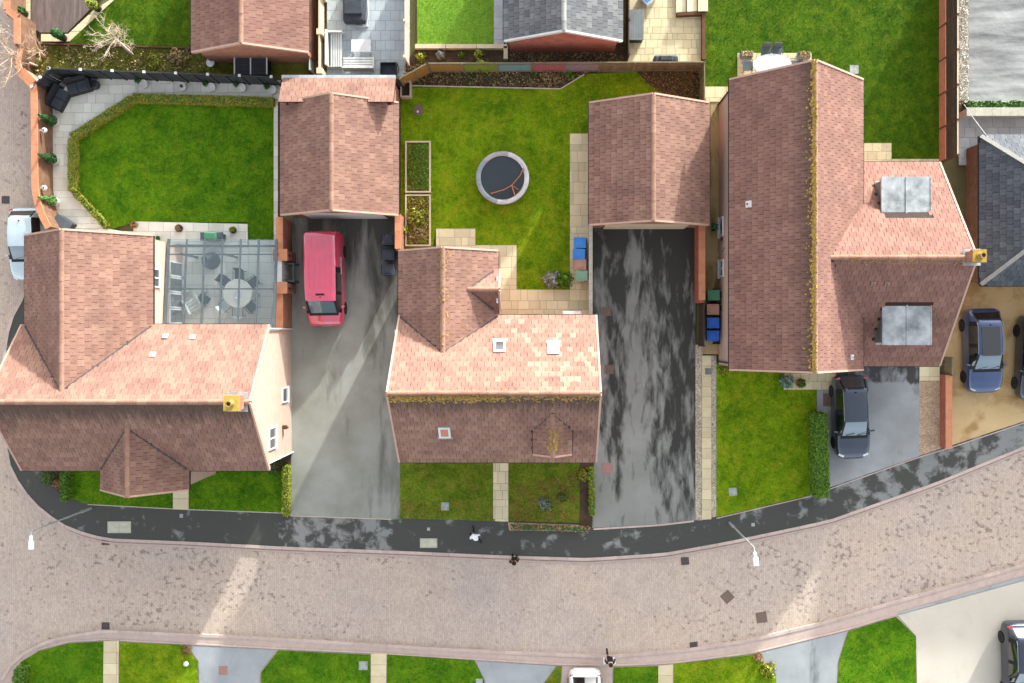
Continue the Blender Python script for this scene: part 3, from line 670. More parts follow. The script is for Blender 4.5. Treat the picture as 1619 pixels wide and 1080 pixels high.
# ------------------------------------------------------------------ buildings
TW, TG = 0.33, 0.32
def tile_mesh(w, m):
    b = MB(); x = w/2 - 0.0085
    b.add([(-x,-0.05,0.02),(x,-0.05,0.02),(x,TG+0.03,-0.012),(-x,TG+0.03,-0.012),(-x,-0.05,0.056),(x,-0.05,0.056),(x,TG+0.03,0.012),(-x,TG+0.03,0.012)],
          [(0,3,2,1),(4,5,6,7),(0,1,5,4),(1,2,6,5),(2,3,7,6),(3,0,4,7)])
    return b
class House:
    def __init__(s, name, label, cat, base, wall, tile='tile', ridge='ridge', verge='verge', group=None):
        s.root = thing(name, label, cat, base, group=group); s.sl = []; s.wall = MB(); s.verge = []; s.gut = []; s.deck = MB(); s.ridges = []
        s.wm, s.tm, s.rm, s.vm = wall, tile, ridge, verge; s.pale = None; s.extra = []
    def slope(s, o, u, v, lu, lv, poly=None):       # o eave start, u along the eave, v up the slope
        u, v = Vector(u).normalized(), Vector(v).normalized(); nrm = u.cross(v).normalized()
        if nrm.z < 0: o = Vector(o) + u*lu; u = -u; nrm = u.cross(v).normalized(); poly = [(lu-a, b) for a, b in poly] if poly else None
        s.sl.append(dict(o=Vector(o), u=u, v=v, lu=lu, lv=lv, n=nrm, poly=poly))
        P = [Vector(o) + u*a + v*b for a, b in (poly or [(0,0),(lu,0),(lu,lv),(0,lv)])]
        k = len(P); Q = [p - nrm*0.11 for p in P]
        s.deck.add(P + Q, [tuple(range(k)), tuple(range(2*k-1, k-1, -1))] + [(i, k+i, k+(i+1) % k, (i+1) % k) for i in range(k)])
    def gable(s, axis, a0, a1, b0, b1, ze, zr, br=None, ends=(True, True), oe=0.2, og=0.1, zb=0.0, wall=True, ridge=True, gut=(True, True)):
        br = (b0+b1)/2 if br is None else br
        X = (lambda a, b, z: Vector((a, b, z))) if axis == 'x' else (lambda a, b, z: Vector((b, a, z)))
        for be, i in ((b0, 0), (b1, 1)):
            e0, e1, r0 = X(a0, be, ze), X(a1, be, ze), X(a0, br, zr)
            s.slope(e0, e1 - e0, r0 - e0, abs(a1-a0), (r0-e0).length)
            if gut[i]:
                sg = -1 if be < br else 1
                s.gut.append(MB().bar(X(a0, be + sg*0.05, ze-0.06), X(a1, be + sg*0.05, ze-0.06), 0.11, 0.09))
            for a, en, sg in ((a0, ends[0], -1), (a1, ends[1], 1)):
                if en: s.verge.append(MB().bar(X(a + sg*0.02, be, ze - 0.03), X(a + sg*0.02, br, zr - 0.03), 0.09, 0.2))
        if ridge:
            n = max(1, int(abs(a1-a0)/0.45)); st = (a1-a0)/n
            for k in range(n): s.ridges.append((X(a0 + st*k, br, zr), X(a0 + st*(k+1), br, zr)))
        if wall:
            c0, c1 = a0 + og, a1 - og; d0, d1 = b0 + oe, b1 - oe
            zw0 = ze + (zr-ze)*oe/(br-b0) - 0.13; zw1 = ze + (zr-ze)*oe/(b1-br) - 0.13
            prof = [(d0, zb), (d1, zb), (d1, zw1), (br, zr - 0.13), (d0, zw0)]
            vs = [X(c0, b, z) for b, z in prof] + [X(c1, b, z) for b, z in prof]
            s.wall.add(vs, [(4,3,2,1,0), (5,6,7,8,9)] + [(i, (i+1) % 5, 5+(i+1) % 5, 5+i) for i in range(5)])
    def hidden(s, p, me, tol=0.06):
        for k in s.sl:
            if k is me: continue
            d = p - k['o']
            nz = k['n'].z
            z = p.z - d.dot(k['n']) / nz
            q = Vector((p.x, p.y, z)) - k['o']; a, b = q.dot(k['u']), q.dot(k['v'])
            if -0.02 < a < k['lu']+0.02 and -0.02 < b < k['lv']+0.02 and z > p.z + tol:
                if k['poly'] and not clip_poly([(a-.01,b-.01),(a+.01,b-.01),(a+.01,b+.01),(a-.01,b+.01)], k['poly']): continue
                return True
        return False
    def finish(s, blockers=(), lichen=()):
        r = s.root; B = off(r)
        if s.wall.v: s.wall.build('wall', M[s.wm], r)
        for vb in s.verge: vb.build('bargeboard', M[s.vm], r)
        for gb in s.gut: gb.build('gutter', M['gutter'], r)
        roof = s.deck.build('roof', M['deck'], r)
        cand = []; rest = MB(); R = random.Random(3)
        for k in s.sl:
            n = max(1, round(k['lu']/TW)); w = k['lu']/n; rows = max(1, round(k['lv']/TG)); g = k['lv']/rows
            for j in range(rows):
                sh = 0.5*w if j % 2 else 0.0
                for i in range(n + (1 if j % 2 else 0)):
                    x0, x1 = max(0, i*w - sh), min(k['lu'], (i+1)*w - sh)
                    if x1 - x0 < 0.03: continue
                    cx = (x0+x1)/2; p = k['o'] + k['u']*cx + k['v']*(j+0.5)*g
                    part = (x1-x0) < 0.9*w
                    if k['poly']:
                        q = clip_poly([(x0, j*g), (x1, j*g), (x1, (j+1)*g), (x0, (j+1)*g)], k['poly'])
                        if not q or parea(q) < 0.01: continue
                        if parea(q) < 0.98*(x1-x0)*g:
                            a = [k['o'] + k['u']*t + k['v']*b for t, b in q]; m_ = len(a)
                            rest.add([t + k['n']*0.035 for t in a] + [t - k['n']*0.01 for t in a], [tuple(range(m_))] + [(t, m_+t, m_+(t+1) % m_, (t+1) % m_) for t in range(m_)]); continue
                    if s.hidden(p, k): continue
                    if any(x_0 < p.x < x_1 and y_0 < p.y < y_1 for x_0, x_1, y_0, y_1 in blockers): continue
                    base = k['o'] + k['u']*cx + k['v']*(j*g)
                    tl = R.gauss(0, 0.006)
                    rot = Matrix((k['u'], k['v'], k['n'])).transposed() @ Matrix.Rotation(tl, 3, 'X') @ Matrix.Rotation(R.gauss(0, 0.004), 3, 'Z')
                    if part: rest_add(rest, base, rot, x1-x0, g)
                    else: cand.append((base.z, base, rot, w, g))
        cand.sort(key=lambda c: -c[0])
        protos = {}
        pale = s.pale
        for idx, (z, base, rot, w, g) in enumerate(cand):
            ispale = pale and pale(base)
            if idx < 300 or ispale:
                key = (round(w, 4), bool(ispale))
                if key not in protos:
                    t = tile_mesh(w, None); me = bpy.data.meshes.new('roof_tile'); me.from_pydata(t.v, [], t.f); me.materials.append(M['tile_pale' if ispale else s.tm]); protos[key] = me
                o = bpy.data.objects.new('roof_tile', protos[key]); col.objects.link(o); o.parent = roof
                o.matrix_basis = Matrix.Translation(base - B) @ rot.to_4x4()
            else: rest_add(rest, base, rot, w, g)
        if rest.v:
            o = rest.build('roof_tiles', M[s.tm], roof); o['kind'] = 'stuff'
        rp = None
        for a, b in s.ridges:
            if s.hidden((a+b)/2 + Vector((0,0,0.05)), None, 0.02): continue
            d = (b-a); L = d.length
            if rp is None:
                mb = MB(); n = 6; prof = [(0.13*math.cos(math.pi*q/n), 0.1*math.sin(math.pi*q/n) - 0.02) for q in range(n+1)]
                vs = [(x, -L/2-0.015, z) for x, z in prof] + [(x*0.96, L/2-0.006, z-0.008) for x, z in prof]
                mb.add(vs, [(q, q+1, n+2+q, n+1+q) for q in range(n)] + [tuple(range(n, -1, -1)), tuple(range(n+1, 2*n+2))])
                rp = mb.build('ridge_tile', M[s.rm], roof, local=True); o = rp; rl = L
            else:
                o = bpy.data.objects.new('ridge_tile', rp.data); col.objects.link(o); o.parent = roof; o.scale = (1, L/rl, 1)
            o.location = (a+b)/2 - B + Vector((0,0,R.uniform(0.0, 0.012))); o.rotation_euler = (0, 0, math.atan2(d.y, d.x) - math.pi/2)
        for (a, b, spread, n, mk) in lichen:          # a..b line, patches of lichen lying on the tiles
            a, b = Vector(a), Vector(b); V = []; F = []
            for q in range(n):
                t = R.random(); p = a.lerp(b, t); dd = Vector((R.gauss(0, spread), R.gauss(0, spread), 0)); p = p + dd
                zz = max((( k['o'].z + 0) + 0 if False else (p.z - (p-k['o']).dot(k['n'])/k['n'].z)) for k in s.sl if s.inside(p, k)) if any(s.inside(p, k) for k in s.sl) else None
                if zz is None: continue
                kk = max((k for k in s.sl if s.inside(p, k)), key=lambda k: p.z - (p-k['o']).dot(k['n'])/k['n'].z)
                c = Vector((p.x, p.y, zz)) + kk['n']*0.05
                if abs(dd.x) + abs(dd.y) < 0.14: c.z = a.z + 0.095
                r_ = R.uniform(0.02, 0.07); m_ = 6; b0 = len(V)
                rr = [r_*R.uniform(0.6, 1.3) for _ in range(m_)]
                V += [c + (kk['u']*math.cos(6.283*e/m_) + kk['v']*math.sin(6.283*e/m_))*rr[e] for e in range(m_)] + [c + kk['n']*0.018]
                F += [(b0+e, b0+(e+1) % m_, b0+m_) for e in range(m_)]
            if V:
                o = np_mesh('lichen', [tuple(v) for v in V], F, M[mk], roof); o['kind'] = 'stuff'
        return roof
    def inside(s, p, k):
        z = p.z - (p-k['o']).dot(k['n'])/k['n'].z; q = Vector((p.x, p.y, z)) - k['o']
        return 0 <= q.dot(k['u']) <= k['lu'] and 0 <= q.dot(k['v']) <= k['lv']
    def window(s, c, nrm, w, h, cols_=2, name='window', frame='white', pane='pane', rows_=1):
        c = Vector(c); n = Vector(nrm); ux = Vector((-n.y, n.x, 0)); f = MB()
        rot = Matrix((ux, Vector((0,0,1)), n)).transposed()
        def bx(x0, x1, z0, z1, d0, d1):
            f.obox(c + rot @ Vector(((x0+x1)/2, (z0+z1)/2, (d0+d1)/2)), (x1-x0, z1-z0, d1-d0), M=rot)
        t = 0.07
        bx(-w/2, w/2, h/2-t, h/2, -0.02, 0.06); bx(-w/2, w/2, -h/2, -h/2+t, -0.02, 0.06)
        bx(-w/2, -w/2+t, -h/2+t, h/2-t, -0.02, 0.06); bx(w/2-t, w/2, -h/2+t, h/2-t, -0.02, 0.06)
        for i in range(1, cols_): x = -w/2 + w*i/cols_; bx(x-0.035, x+0.035, -h/2+t, h/2-t, -0.02, 0.058)
        for i in range(1, rows_): z = -h/2 + h*i/rows_; bx(-w/2+t, w/2-t, z-0.025, z+0.025, -0.02, 0.052)
        bx(-w/2-0.06, w/2+0.06, -h/2-0.06, -h/2, -0.02, 0.11)
        o = f.build(name, M[frame], s.root)
        p = MB(); p.obox(c + n*0.02, (w-2*t+0.01, h-2*t+0.01, 0.02), M=rot); p.build('pane', M[pane], o)
        return o
    def skylight(s, px, py, z, slope_i, w=0.55, h=0.7, pane='pane'):
        k = s.sl[slope_i]; p = G(px, py, z)
        for _ in range(4):
            z = p.z - (p-k['o']).dot(k['n'])/k['n'].z; p = G(px, py, z)
        c = p + k['n']*0.06; rot = Matrix((k['u'], k['v'], k['n'])).transposed(); f = MB()
        for sx in (-1, 1): f.obox(c + k['u']*sx*(w/2-0.05), (0.1, h, 0.1), M=rot)
        for sy in (-1, 1): f.obox(c + k['v']*sy*(h/2-0.06) + k['n']*0.004, (w-0.2, 0.12, 0.1), M=rot)
        o = f.build('skylight', M['white'], s.root)
        MB().obox(c + k['n']*0.01, (w-0.2, h-0.24, 0.04), M=rot).build('pane', M[pane], o)
        MB().obox(c - k['v']*(h/2+0.07) - k['n']*0.015, (w+0.16, 0.14, 0.012), M=rot).build('flashing', M['lead'], o)
        return c
    def vent(s, px, py, z, slope_i, m='white', sz=0.26):
        k = s.sl[slope_i]; p = G(px, py, z)
        for _ in range(4):
            z = p.z - (p-k['o']).dot(k['n'])/k['n'].z; p = G(px, py, z)
        rot = Matrix((k['u'], k['v'], k['n'])).transposed()
        f = MB(); f.obox(p + k['n']*0.07, (sz, sz, 0.06), M=rot); f.obox(p + k['n']*0.12, (sz*0.6, sz*0.5, 0.05), M=rot)
        o = f.build('roof_vent', M[m], s.root)
        MB().obox(p + k['n']*0.135 - k['v']*sz*0.1, (sz*0.25, sz*0.3, 0.03), M=rot).build('vent_opening', M['black'], o)
    def chimney(s, base, w, d, z0, z1, cap='lichen'):
        x, y = base
        st = MB().box(x-w/2, x+w/2, y-d/2, y+d/2, z0, z1-0.2); st.box(x-w/2-0.05, x+w/2+0.05, y-d/2-0.05, y+d/2+0.05, z1-0.2, z1)
        o = st.build('chimney', M['brick'], s.root)
        MB().box(x-w/2-0.04, x+w/2+0.04, y-d/2-0.04, y+d/2+0.04, z1+0.001, z1+0.06).build('chimney_cap', M[cap], o)
        pt = MB(); pt.lathe((x, y, z1+0.06), [(0.17, 0), (0.17, 0.06), (0.13, 0.08), (0.12, 0.32), (0.15, 0.34), (0.15, 0.4), (0.1, 0.4), (0.1, 0.2)], 14); pt.build('chimney_pot', M['terracotta'], o, smooth=False)
        fl = MB(); fl.box(x-w/2-0.14, x+w/2+0.14, y-d/2-0.14, y+d/2+0.14, z0+0.42, z0+0.455); fl.build('flashing', M['lead'], o)
        return o
def rest_add(rest, base, rot, w, g):
    t = tile_mesh(w, None); rest.add([base + rot @ Vector(p) for p in t.v], t.f)

# --- left house
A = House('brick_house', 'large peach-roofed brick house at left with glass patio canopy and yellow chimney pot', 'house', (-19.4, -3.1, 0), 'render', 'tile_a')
A.gable('x', -25.36, -13.36, -6.62, 0.37, 4.6, 7.6)                    # slopes 0 (south) 1 (north)
A.gable('y', -3.2, 4.75, -25.18, -19.05, 4.6, 7.2, ends=(False, True))      # 2 west, 3 east
A.gable('y', -7.6, -2.0, -21.5, -17.3, 4.6, 6.5, ends=(True, False))        # porch wing 4,5
A.window((-13.45, -5.2, 3.75), (1, 0, 0), 1.1, 1.15, 2); A.window((-13.45, -3.2, 1.5), (1, 0, 0), 0.8, 1.0, 1)
A.window((-19.24, 2.75, 3.75), (1, 0, 0), 0.95, 0.9, 2)
for i in range(4): A.window((-19.24, 3.35 - i*0.82, 1.2), (1, 0, 0), 0.78, 1.7, 1, name='french_window')
A.window((-19.4, -7.51, 3.2), (0, -1, 0), 1.6, 1.3, 3); A.window((-19.9, -7.51, 1.2), (0, -1, 0), 1.2, 1.1, 2); A.window((-15.3, -6.43, 1.4), (0, -1, 0), 1.6, 1.2, 3); A.window((-23.5, -6.43, 1.4), (0, -1, 0), 1.6, 1.2, 3); A.window((-15.3, -6.43, 3.7), (0, -1, 0), 1.6, 1.0, 3)
MB().box(-18.7, -17.8, -7.56, -7.48, 0.15, 2.15).build('door', M['timber_brown'], A.root)
for q in [(262,533),(305,534),(242,562)]: A.vent(q[0], q[1], 5.5, 1)
for q in [(52,478),(59,495)]: A.vent(q[0], q[1], 5.2, 2, 'tile_pale')
A.chimney((-13.9, -3.12), 0.62, 0.62, 7.1, 8.4)
for y_ in (-6.35, 0.22): MB().tube([(-13.38,y_,4.5),(-13.38,y_,0.1)], 0.04, 8).build('downpipe', M['white'], A.root)
lb = MB(); lb.box(-13.46, -13.25, -4.95, -4.75, 1.7, 1.95); lb.box(-13.3, -13.12, -4.9, -4.8, 1.95, 2.0); lb.build('wall_lamp', M['timber_brown'], A.root)
# glass canopy over the terrace
cz = lambda y: 2.45 + (4.45 - y) / 4.2 * 0.45
can = MB(); y0c, y1c = 0.16, 4.45; xs = [-19.1 + i*(5.5/6) for i in range(7)]
can.bar((xs[0], y1c, cz(y1c)-0.06), (xs[-1], y1c, cz(y1c)-0.06), 0.1, 0.1)
canopy = can.build('canopy', M['metal_grey'], A.root)
for i, x in enumerate(xs): MB().bar((x, y0c, cz(y0c)), (x, y1c+0.35, cz(y1c+0.35)), 0.13 if i in (0, 6) else 0.075, 0.09).build('glazing_bar', M['metal_grey'], canopy)
for y in (2.25, 4.02): MB().bar((xs[0], y, cz(y)-0.02), (xs[-1], y, cz(y)-0.02), 0.06, 0.06).build('cross_bar', M['metal_grey'], canopy)
for x in (xs[1]-0.3, xs[3], xs[6]-0.05): MB().box(x-0.05, x+0.05, 4.0, 4.1, 0.15, cz(4.05)-0.07).build('post', M['metal_grey'], canopy)
for i in range(6):
    for ya, yb in ((0.18, 2.22), (2.28, 4.0), (4.05, 4.8)):
        xa, xb = xs[i]+0.05, xs[i+1]-0.05
        p = [Vector((xa, ya, cz(ya)+0.03)), Vector((xb, ya, cz(ya)+0.03)), Vector((xb, yb, cz(yb)+0.03)), Vector((xa, yb, cz(yb)+0.03))]
        MB().add(p + [q - Vector((0,0,0.012)) for q in p], [(0,1,2,3),(7,6,5,4),(0,4,5,1),(1,5,6,2),(2,6,7,3),(3,7,4,0)]).build('pane', M['canopy_glass'], canopy)
A.finish()

# --- middle house
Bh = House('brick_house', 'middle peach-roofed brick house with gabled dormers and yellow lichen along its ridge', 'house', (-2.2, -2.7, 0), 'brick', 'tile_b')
Bh.gable('x', -7.0, 2.56, -6.23, 0.83, 4.5, 8.15)
Bh.gable('y', -2.4, 4.01, -7.0, -2.25, 4.5, 6.3, br=-4.72, ends=(False, True))
Bh.gable('x', -4.6, -2.12, 1.14, 3.05, 4.62, 5.5, ends=(False, True), oe=0.12, og=0.12, zb=4.0, gut=(False, False))   # rear dormer
Bh.gable('y', -5.66, -3.2, -0.42, 1.28, 6.3, 7.15, ends=(True, False), oe=0.12, og=0.12, zb=4.9, gut=(True, True))     # front dormer
Bh.skylight(790, 549, 6, 1, 0.56, 0.78); Bh.skylight(875, 552, 6, 1, 0.56, 0.78, 'white'); Bh.skylight(703, 682, 6, 0, 0.56, 0.78, 'pane_red')
Bh.window((-2.235, 2.1, 4.72), (1, 0, 0), 1.3, 0.9, 2, name='dormer_window'); Bh.window((0.43, -5.55, 5.85), (0, -1, 0), 1.1, 0.85, 2, name='dormer_window')
for x in (-5.4, 0.9): Bh.window((x, -6.04, 1.5), (0, -1, 0), 1.6, 1.2, 3)
Bh.window((-5.4, -6.04, 3.6), (0, -1, 0), 1.4, 1.0, 2); Bh.window((2.47, -3.2, 1.5), (1, 0, 0), 0.9, 1.0, 1); Bh.window((2.47, -2.7, 4.6), (1, 0, 0), 1.1, 1.1, 2)
Bh.window((-4.6, 3.92, 1.4), (0, 1, 0), 1.8, 1.3, 3); Bh.window((-4.6, 3.92, 3.7), (0, 1, 0), 1.4, 1.1, 2)
MB().box(-2.6, -1.7, -6.08, -6.0, 0.15, 2.2).build('door', M['timber_brown'], Bh.root)
MB().box(0.95, 1.95, 0.58, 0.66, 0.15, 2.2).build('door', M['white'], Bh.root)
cn = MB(); cn.box(0.98, 1.93, 0.64, 1.12, 2.45, 2.56); cn.box(1.02, 1.1, 0.64, 1.0, 2.15, 2.45); cn.box(1.81, 1.89, 0.64, 1.0, 2.15, 2.45); cn.build('door_canopy', M['white'], Bh.root, bevel=0.02)
RP = random.Random(9)
pal = [(905,540,26,22),(870,560,30,26),(925,575,18,30),(860,585,26,20),(800,600,16,10),(890,602,30,12),(838,528,12,14),(820,515,20,10)]
def pale_fn(p):
    k = H/(H-p.z)*S; x = NX + p.x*k; y = NY - p.y*k
    if p.y < -2.6: return False
    return any(abs(x-a) < w and abs(y-b) < h for a, b, w, h in pal) and RP.random() < 0.3
Bh.pale = pale_fn
Bh.finish(lichen=[((-7,-2.85,8.15),(2.5,-2.85,8.15),0.1,700,'lichen2'), ((-7,-2.92,8.15),(-2,-2.92,8.15),0.09,260,'lichen'), ((0.43,-5.6,7.15),(0.43,-4.4,7.15),0.12,110,'lichen'), ((-4.72,-0.8,6.3),(-4.72,4,6.3),0.12,120,'lichen2')])
for q in ((736,494),): pass

def valley(h, pts):
    for a, b in pts: MB().bar(Vector(a) + Vector((0,0,0.075)), Vector(b) + Vector((0,0,0.075)), 0.07, 0.03).build('valley_lead', M['valley'], h.root)
valley(Bh, [((0.43,-3.68,7.12),(-0.42,-4.5,6.28)), ((0.43,-3.68,7.12),(1.28,-4.5,6.28)), ((-4.72,-0.93,6.28),(-7.0,0.82,4.52)), ((-4.72,-0.93,6.28),(-2.25,0.82,4.52)), ((-3.58,2.1,5.48),(-2.4,1.14,4.64)), ((-3.58,2.1,5.48),(-2.4,3.05,4.64))])
valley(A, [((-22.1,-2.66,7.18),(-25.18,0.36,4.62)), ((-22.1,-2.66,7.18),(-19.05,0.36,4.62)), ((-19.4,-4.42,6.48),(-21.5,-6.6,4.62)), ((-19.4,-4.42,6.48),(-17.3,-6.6,4.62))])
# --- right house
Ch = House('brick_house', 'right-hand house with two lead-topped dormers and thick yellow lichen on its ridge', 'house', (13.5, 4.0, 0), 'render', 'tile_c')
Ch.gable('y', -1.77, 12.43, 9.18, 15.63, 4.25, 7.45)                       # 0 west 1 east
Ch.gable('x', 12.9, 20.2, -1.61, 8.68, 2.4, 6.5, ends=(False, True))         # 2 south 3 north
for (x0, x1, y0, y1, zt, fy, nm) in ((16.44, 18.87, 5.5, 7.62, 4.62, 7.45, 1), (16.44, 18.84, -0.57, 1.6, 4.74, -0.4, -1)):
    dm = MB(); dm.box(x0+0.08, x0+0.16, min(fy, (y0+y1)/2), max(fy, (y0+y1)/2), 2.6, zt-0.08) if False else None
    ck = MB(); yb = (5.5 if nm > 0 else 1.6)
    ya_, yb_ = min(fy, yb), max(fy, yb)
    ck.box(x0+0.08, x0+0.16, ya_, yb_, 3.0, zt-0.09); ck.box(x1-0.16, x1-0.08, ya_, yb_, 3.0, zt-0.09); ck.box(x0+0.16, x1-0.16, fy-0.04, fy+0.04, 3.0, zt-0.09)
    d = ck.build('dormer', M['lead_dark'], Ch.root)
    rf = MB(); rf.box(x0, x1, y0, y1, zt-0.09, zt); xm = (x0+x1)/2; rf.box(xm-0.035, xm+0.035, y0+0.01, y1-0.01, zt, zt+0.04)
    for xx in (x0+0.02, x1-0.02): rf.box(xx-0.02, xx+0.02, y0+0.01, y1-0.01, zt, zt+0.03)
    rf.build('lead_roof', M['lead'], d)
    Ch.window((xm, fy + nm*0.05, 3.85), (0, nm, 0), 1.9, 1.05, 3, name='dormer_window')
Ch.vent(1185, 323, 5, 0, 'white', 0.32); Ch.vent(1345, 565, 5, 1, 'white', 0.26); Ch.vent(1380, 447, 5.5, 2, 'tile_pale', 0.24); Ch.vent(1402, 447, 5.5, 2, 'tile_pale', 0.24)
Ch.chimney((20.0, 3.55), 0.55, 0.5, 6.0, 7.2)
Ch.window((9.37, 5.6, 0.95), (-1, 0, 0), 1.0, 1.0, 1); Ch.window((9.37, 3.4, 1.0), (-1, 0, 0), 0.9, 1.1, 2)
Ch.window((12.4, -1.68, 1.5), (0, -1, 0), 1.8, 1.3, 3); Ch.window((12.4, -1.68, 4.3), (0, -1, 0), 1.6, 1.2, 3); Ch.window((12.4, 12.34, 1.5), (0, 1, 0), 1.8, 1.3, 3)
MB().box(17.0, 19.6, -1.44, -1.36, 0.12, 2.1).build('garage_door', M['white_matt'], Ch.root)
for y_ in (-1.5, 12.2): MB().tube([(9.33,y_,4.1),(9.33,y_,0.1)], 0.04, 8).build('downpipe', M['gutter'], Ch.root)
sd = MB(); sd.lathe((9.33, 4.9, 1.3), [(0.03,0),(0.1,0.02),(0.12,0.05)], 10, Matrix.Rotation(-math.pi/2, 3, 'Y')); sd.tube([(9.33,4.4,2.0),(9.3,4.3,1.6),(9.33,4.25,1.1)], 0.012, 5); sd.build('wall_fitting', M['gutter'], Ch.root)
Ch.finish(lichen=[((12.35,-1.7,7.45),(12.35,12.4,7.45),0.045,900,'lichen'), ((12.25,-1.7,7.45),(12.25,12.4,7.45),0.08,260,'lichen'), ((14.2,3.45,6.5),(20,3.45,6.5),0.16,160,'lichen2')], blockers=[(16.5, 18.8, 5.6, 7.4), (16.5, 18.8, -0.4, 1.5)])

# --- garages
Ga = House('garage', 'peach-roofed brick garage at the head of the driveway with the red van', 'garage', (-10.5, 9.0, 0), 'brick')
Ga.gable('y', 6.1, 11.84, -13.46, -7.49, 2.05, 3.95)
Ga.slope((-13.35, 13.0, 2.25), (1,0,0), (0,-1.3,0.75), 5.8, 1.5)
Ga.wall.box(-13.25, -7.65, 11.5, 12.85, 0, 2.1)
MB().box(-12.4, -8.3, 6.12, 6.18, 0.12, 2.15).build('garage_door', M['white_matt'], Ga.root)
Ga.finish()
Gb = House('garage', 'brick garage with rose tiled roof beside the lawn with the trampoline', 'garage', (5.4, 8.6, 0), 'brick', 'tile')
Gb.gable('y', 5.55, 11.75, 2.39, 8.42, 2.4, 4.2)
MB().box(3.2, 7.5, 5.57, 5.63, 0.12, 2.15).build('garage_door', M['timber_pale'], Gb.root)
Gb.window((2.58, 9.6, 1.3), (-1,0,0), 0.9, 1.0, 1)
Gb.finish()
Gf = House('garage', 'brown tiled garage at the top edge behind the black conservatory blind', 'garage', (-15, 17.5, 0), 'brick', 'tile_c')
Gf.root['label'] = 'brown tiled brick garage at the top edge above the black-slatted coop'
Gf.gable('y', 14.36, 22.0, -17.9, -12.0, 2.4, 3.9)
Gf.finish()
Ge = House('garage', 'grey tiled brick garage at the top edge beside the bright artificial lawn', 'garage', (1, 18, 0), 'brick_red', 'tile_grey', 'ridge_grey', 'white_matt')
Ge.gable('y', 14.94, 22.5, -1.97, 4.0, 2.35, 4.0)
Ge.finish()
Gd = House('garage', 'slate-roofed brick garage with hipped roof at the right edge', 'garage', (26, 6, 0), 'brick_dark', 'slate', 'ridge_grey')
x0, y0, y1, ze, zr = 22.35, 2.49, 10.09, 2.3, 5.3; ym = (y0+y1)/2; hs_ = (y1-y0)/2; x1 = 38.0  # extra height and unseen extra length added to shade the road
lv = math.hypot(hs_, zr-ze)
Gd.slope((x0, y1, ze), (0,-1,0), (hs_, 0, zr-ze), y1-y0, lv, [(0,0),(y1-y0,0),(hs_,lv)])
Gd.slope((x0, y0, ze), (1,0,0), (0, hs_, zr-ze), x1-x0, lv, [(0,0),(x1-x0,0),(x1-x0,lv),(hs_,lv)])
Gd.slope((x1, y1, ze), (-1,0,0), (0, -hs_, zr-ze), x1-x0, lv, [(0,0),(x1-x0,0),(x1-x0-hs_,lv),(0,lv)])
Gd.wall.box(x0+0.25, x1, y0+0.25, y1-0.25, 0, ze-0.02)
Gd.gut += [MB().bar((x0-0.05, y0, ze-0.06), (x0-0.05, y1, ze-0.06), 0.11, 0.09), MB().bar((x0, y0-0.05, ze-0.06), (x1, y0-0.05, ze-0.06), 0.11, 0.09)]
hp = MB()
for a in ((x0, y0), (x0, y1)): hp.bar((a[0], a[1], ze+0.06), (x0+hs_, ym, zr+0.06), 0.2, 0.05)
hp.bar((x0+hs_, ym, zr+0.06), (x1, ym, zr+0.06), 0.22, 0.06)
Gd.finish(); hp.build('hip_tiles', M['ridge_grey'], Gd.root)
# ------------------------------------------------------------------ walls and fences
def wall_path(name, label, px, h, w, m, cope, cw=None, ch=0.07, z0=0.1):
    pts = GP(px); root = thing(name, label, 'wall', (pts[0].x, pts[0].y, z0)); b = MB(); cw = cw or w + 0.08
    for a, c in zip(pts[:-1], pts[1:]):
        b.bar(a + Vector((0,0,(h+z0)/2)), c + Vector((0,0,(h+z0)/2)), w, h - z0)
    b.build('wall', M[m], root)
    proto = None
    rs = resample(pts, 0.45)
    if (rs[-1] - pts[-1]).length > 0.15: rs.append(pts[-1])
    for a, c in zip(rs[:-1], rs[1:]):
        d = c - a
        o_ = MB().box(-cw/2, cw/2, -0.5, 0.5, 0, ch)
        if proto is None: proto = o_.build('coping_stone', M[cope], root, local=True); o = proto
        else:
            o = bpy.data.objects.new('coping_stone', proto.data); col.objects.link(o); o.parent = root
        o.location = (a + c)/2 + Vector((0,0,h)) - off(root); o.rotation_euler = (0, 0, math.atan2(d.y, d.x) - math.pi/2); o.scale = (1, d.length*0.985, 1)
    return root
curve = [(83,135),(83,300),(85,322),(92,345),(100,362),(112,385)]
wall_path('brick_wall', 'brick garden wall with orange coping curving past the silver car', [(80,146),(82,165),(83,300),(86,325),(94,348),(104,366)], 1.7, 0.24, 'brick_dark', 'coping', 0.34)
wall_path('brick_wall', 'orange brick pillar joining the curved wall below the bare twiggy tree', [(62,128),(80,146)], 1.7, 0.4, 'brick', 'coping', 0.5)
wall_path('brick_wall', 'top left brick wall with orange coping beside the brown decking', [(40,-60),(40,38),(56,40),(56,88)], 1.7, 0.24, 'brick_dark', 'coping', 0.34)
wall_path('brick_wall', 'short brick wall below the decking, behind pale twigs', [(56,88),(50,118),(62,128)], 1.4, 0.24, 'brick_dark', 'coping', 0.3)
wb = wall_path('brick_wall', 'upper stretch of brick wall between red van and terrace', [(458,350),(458,402)], 1.9, 0.24, 'brick', 'coping', 0.36)
wall_path('brick_wall', 'lower stretch of brick wall between glass canopy and driveway', [(458,466),(458,530)], 1.9, 0.24, 'brick', 'coping', 0.36)
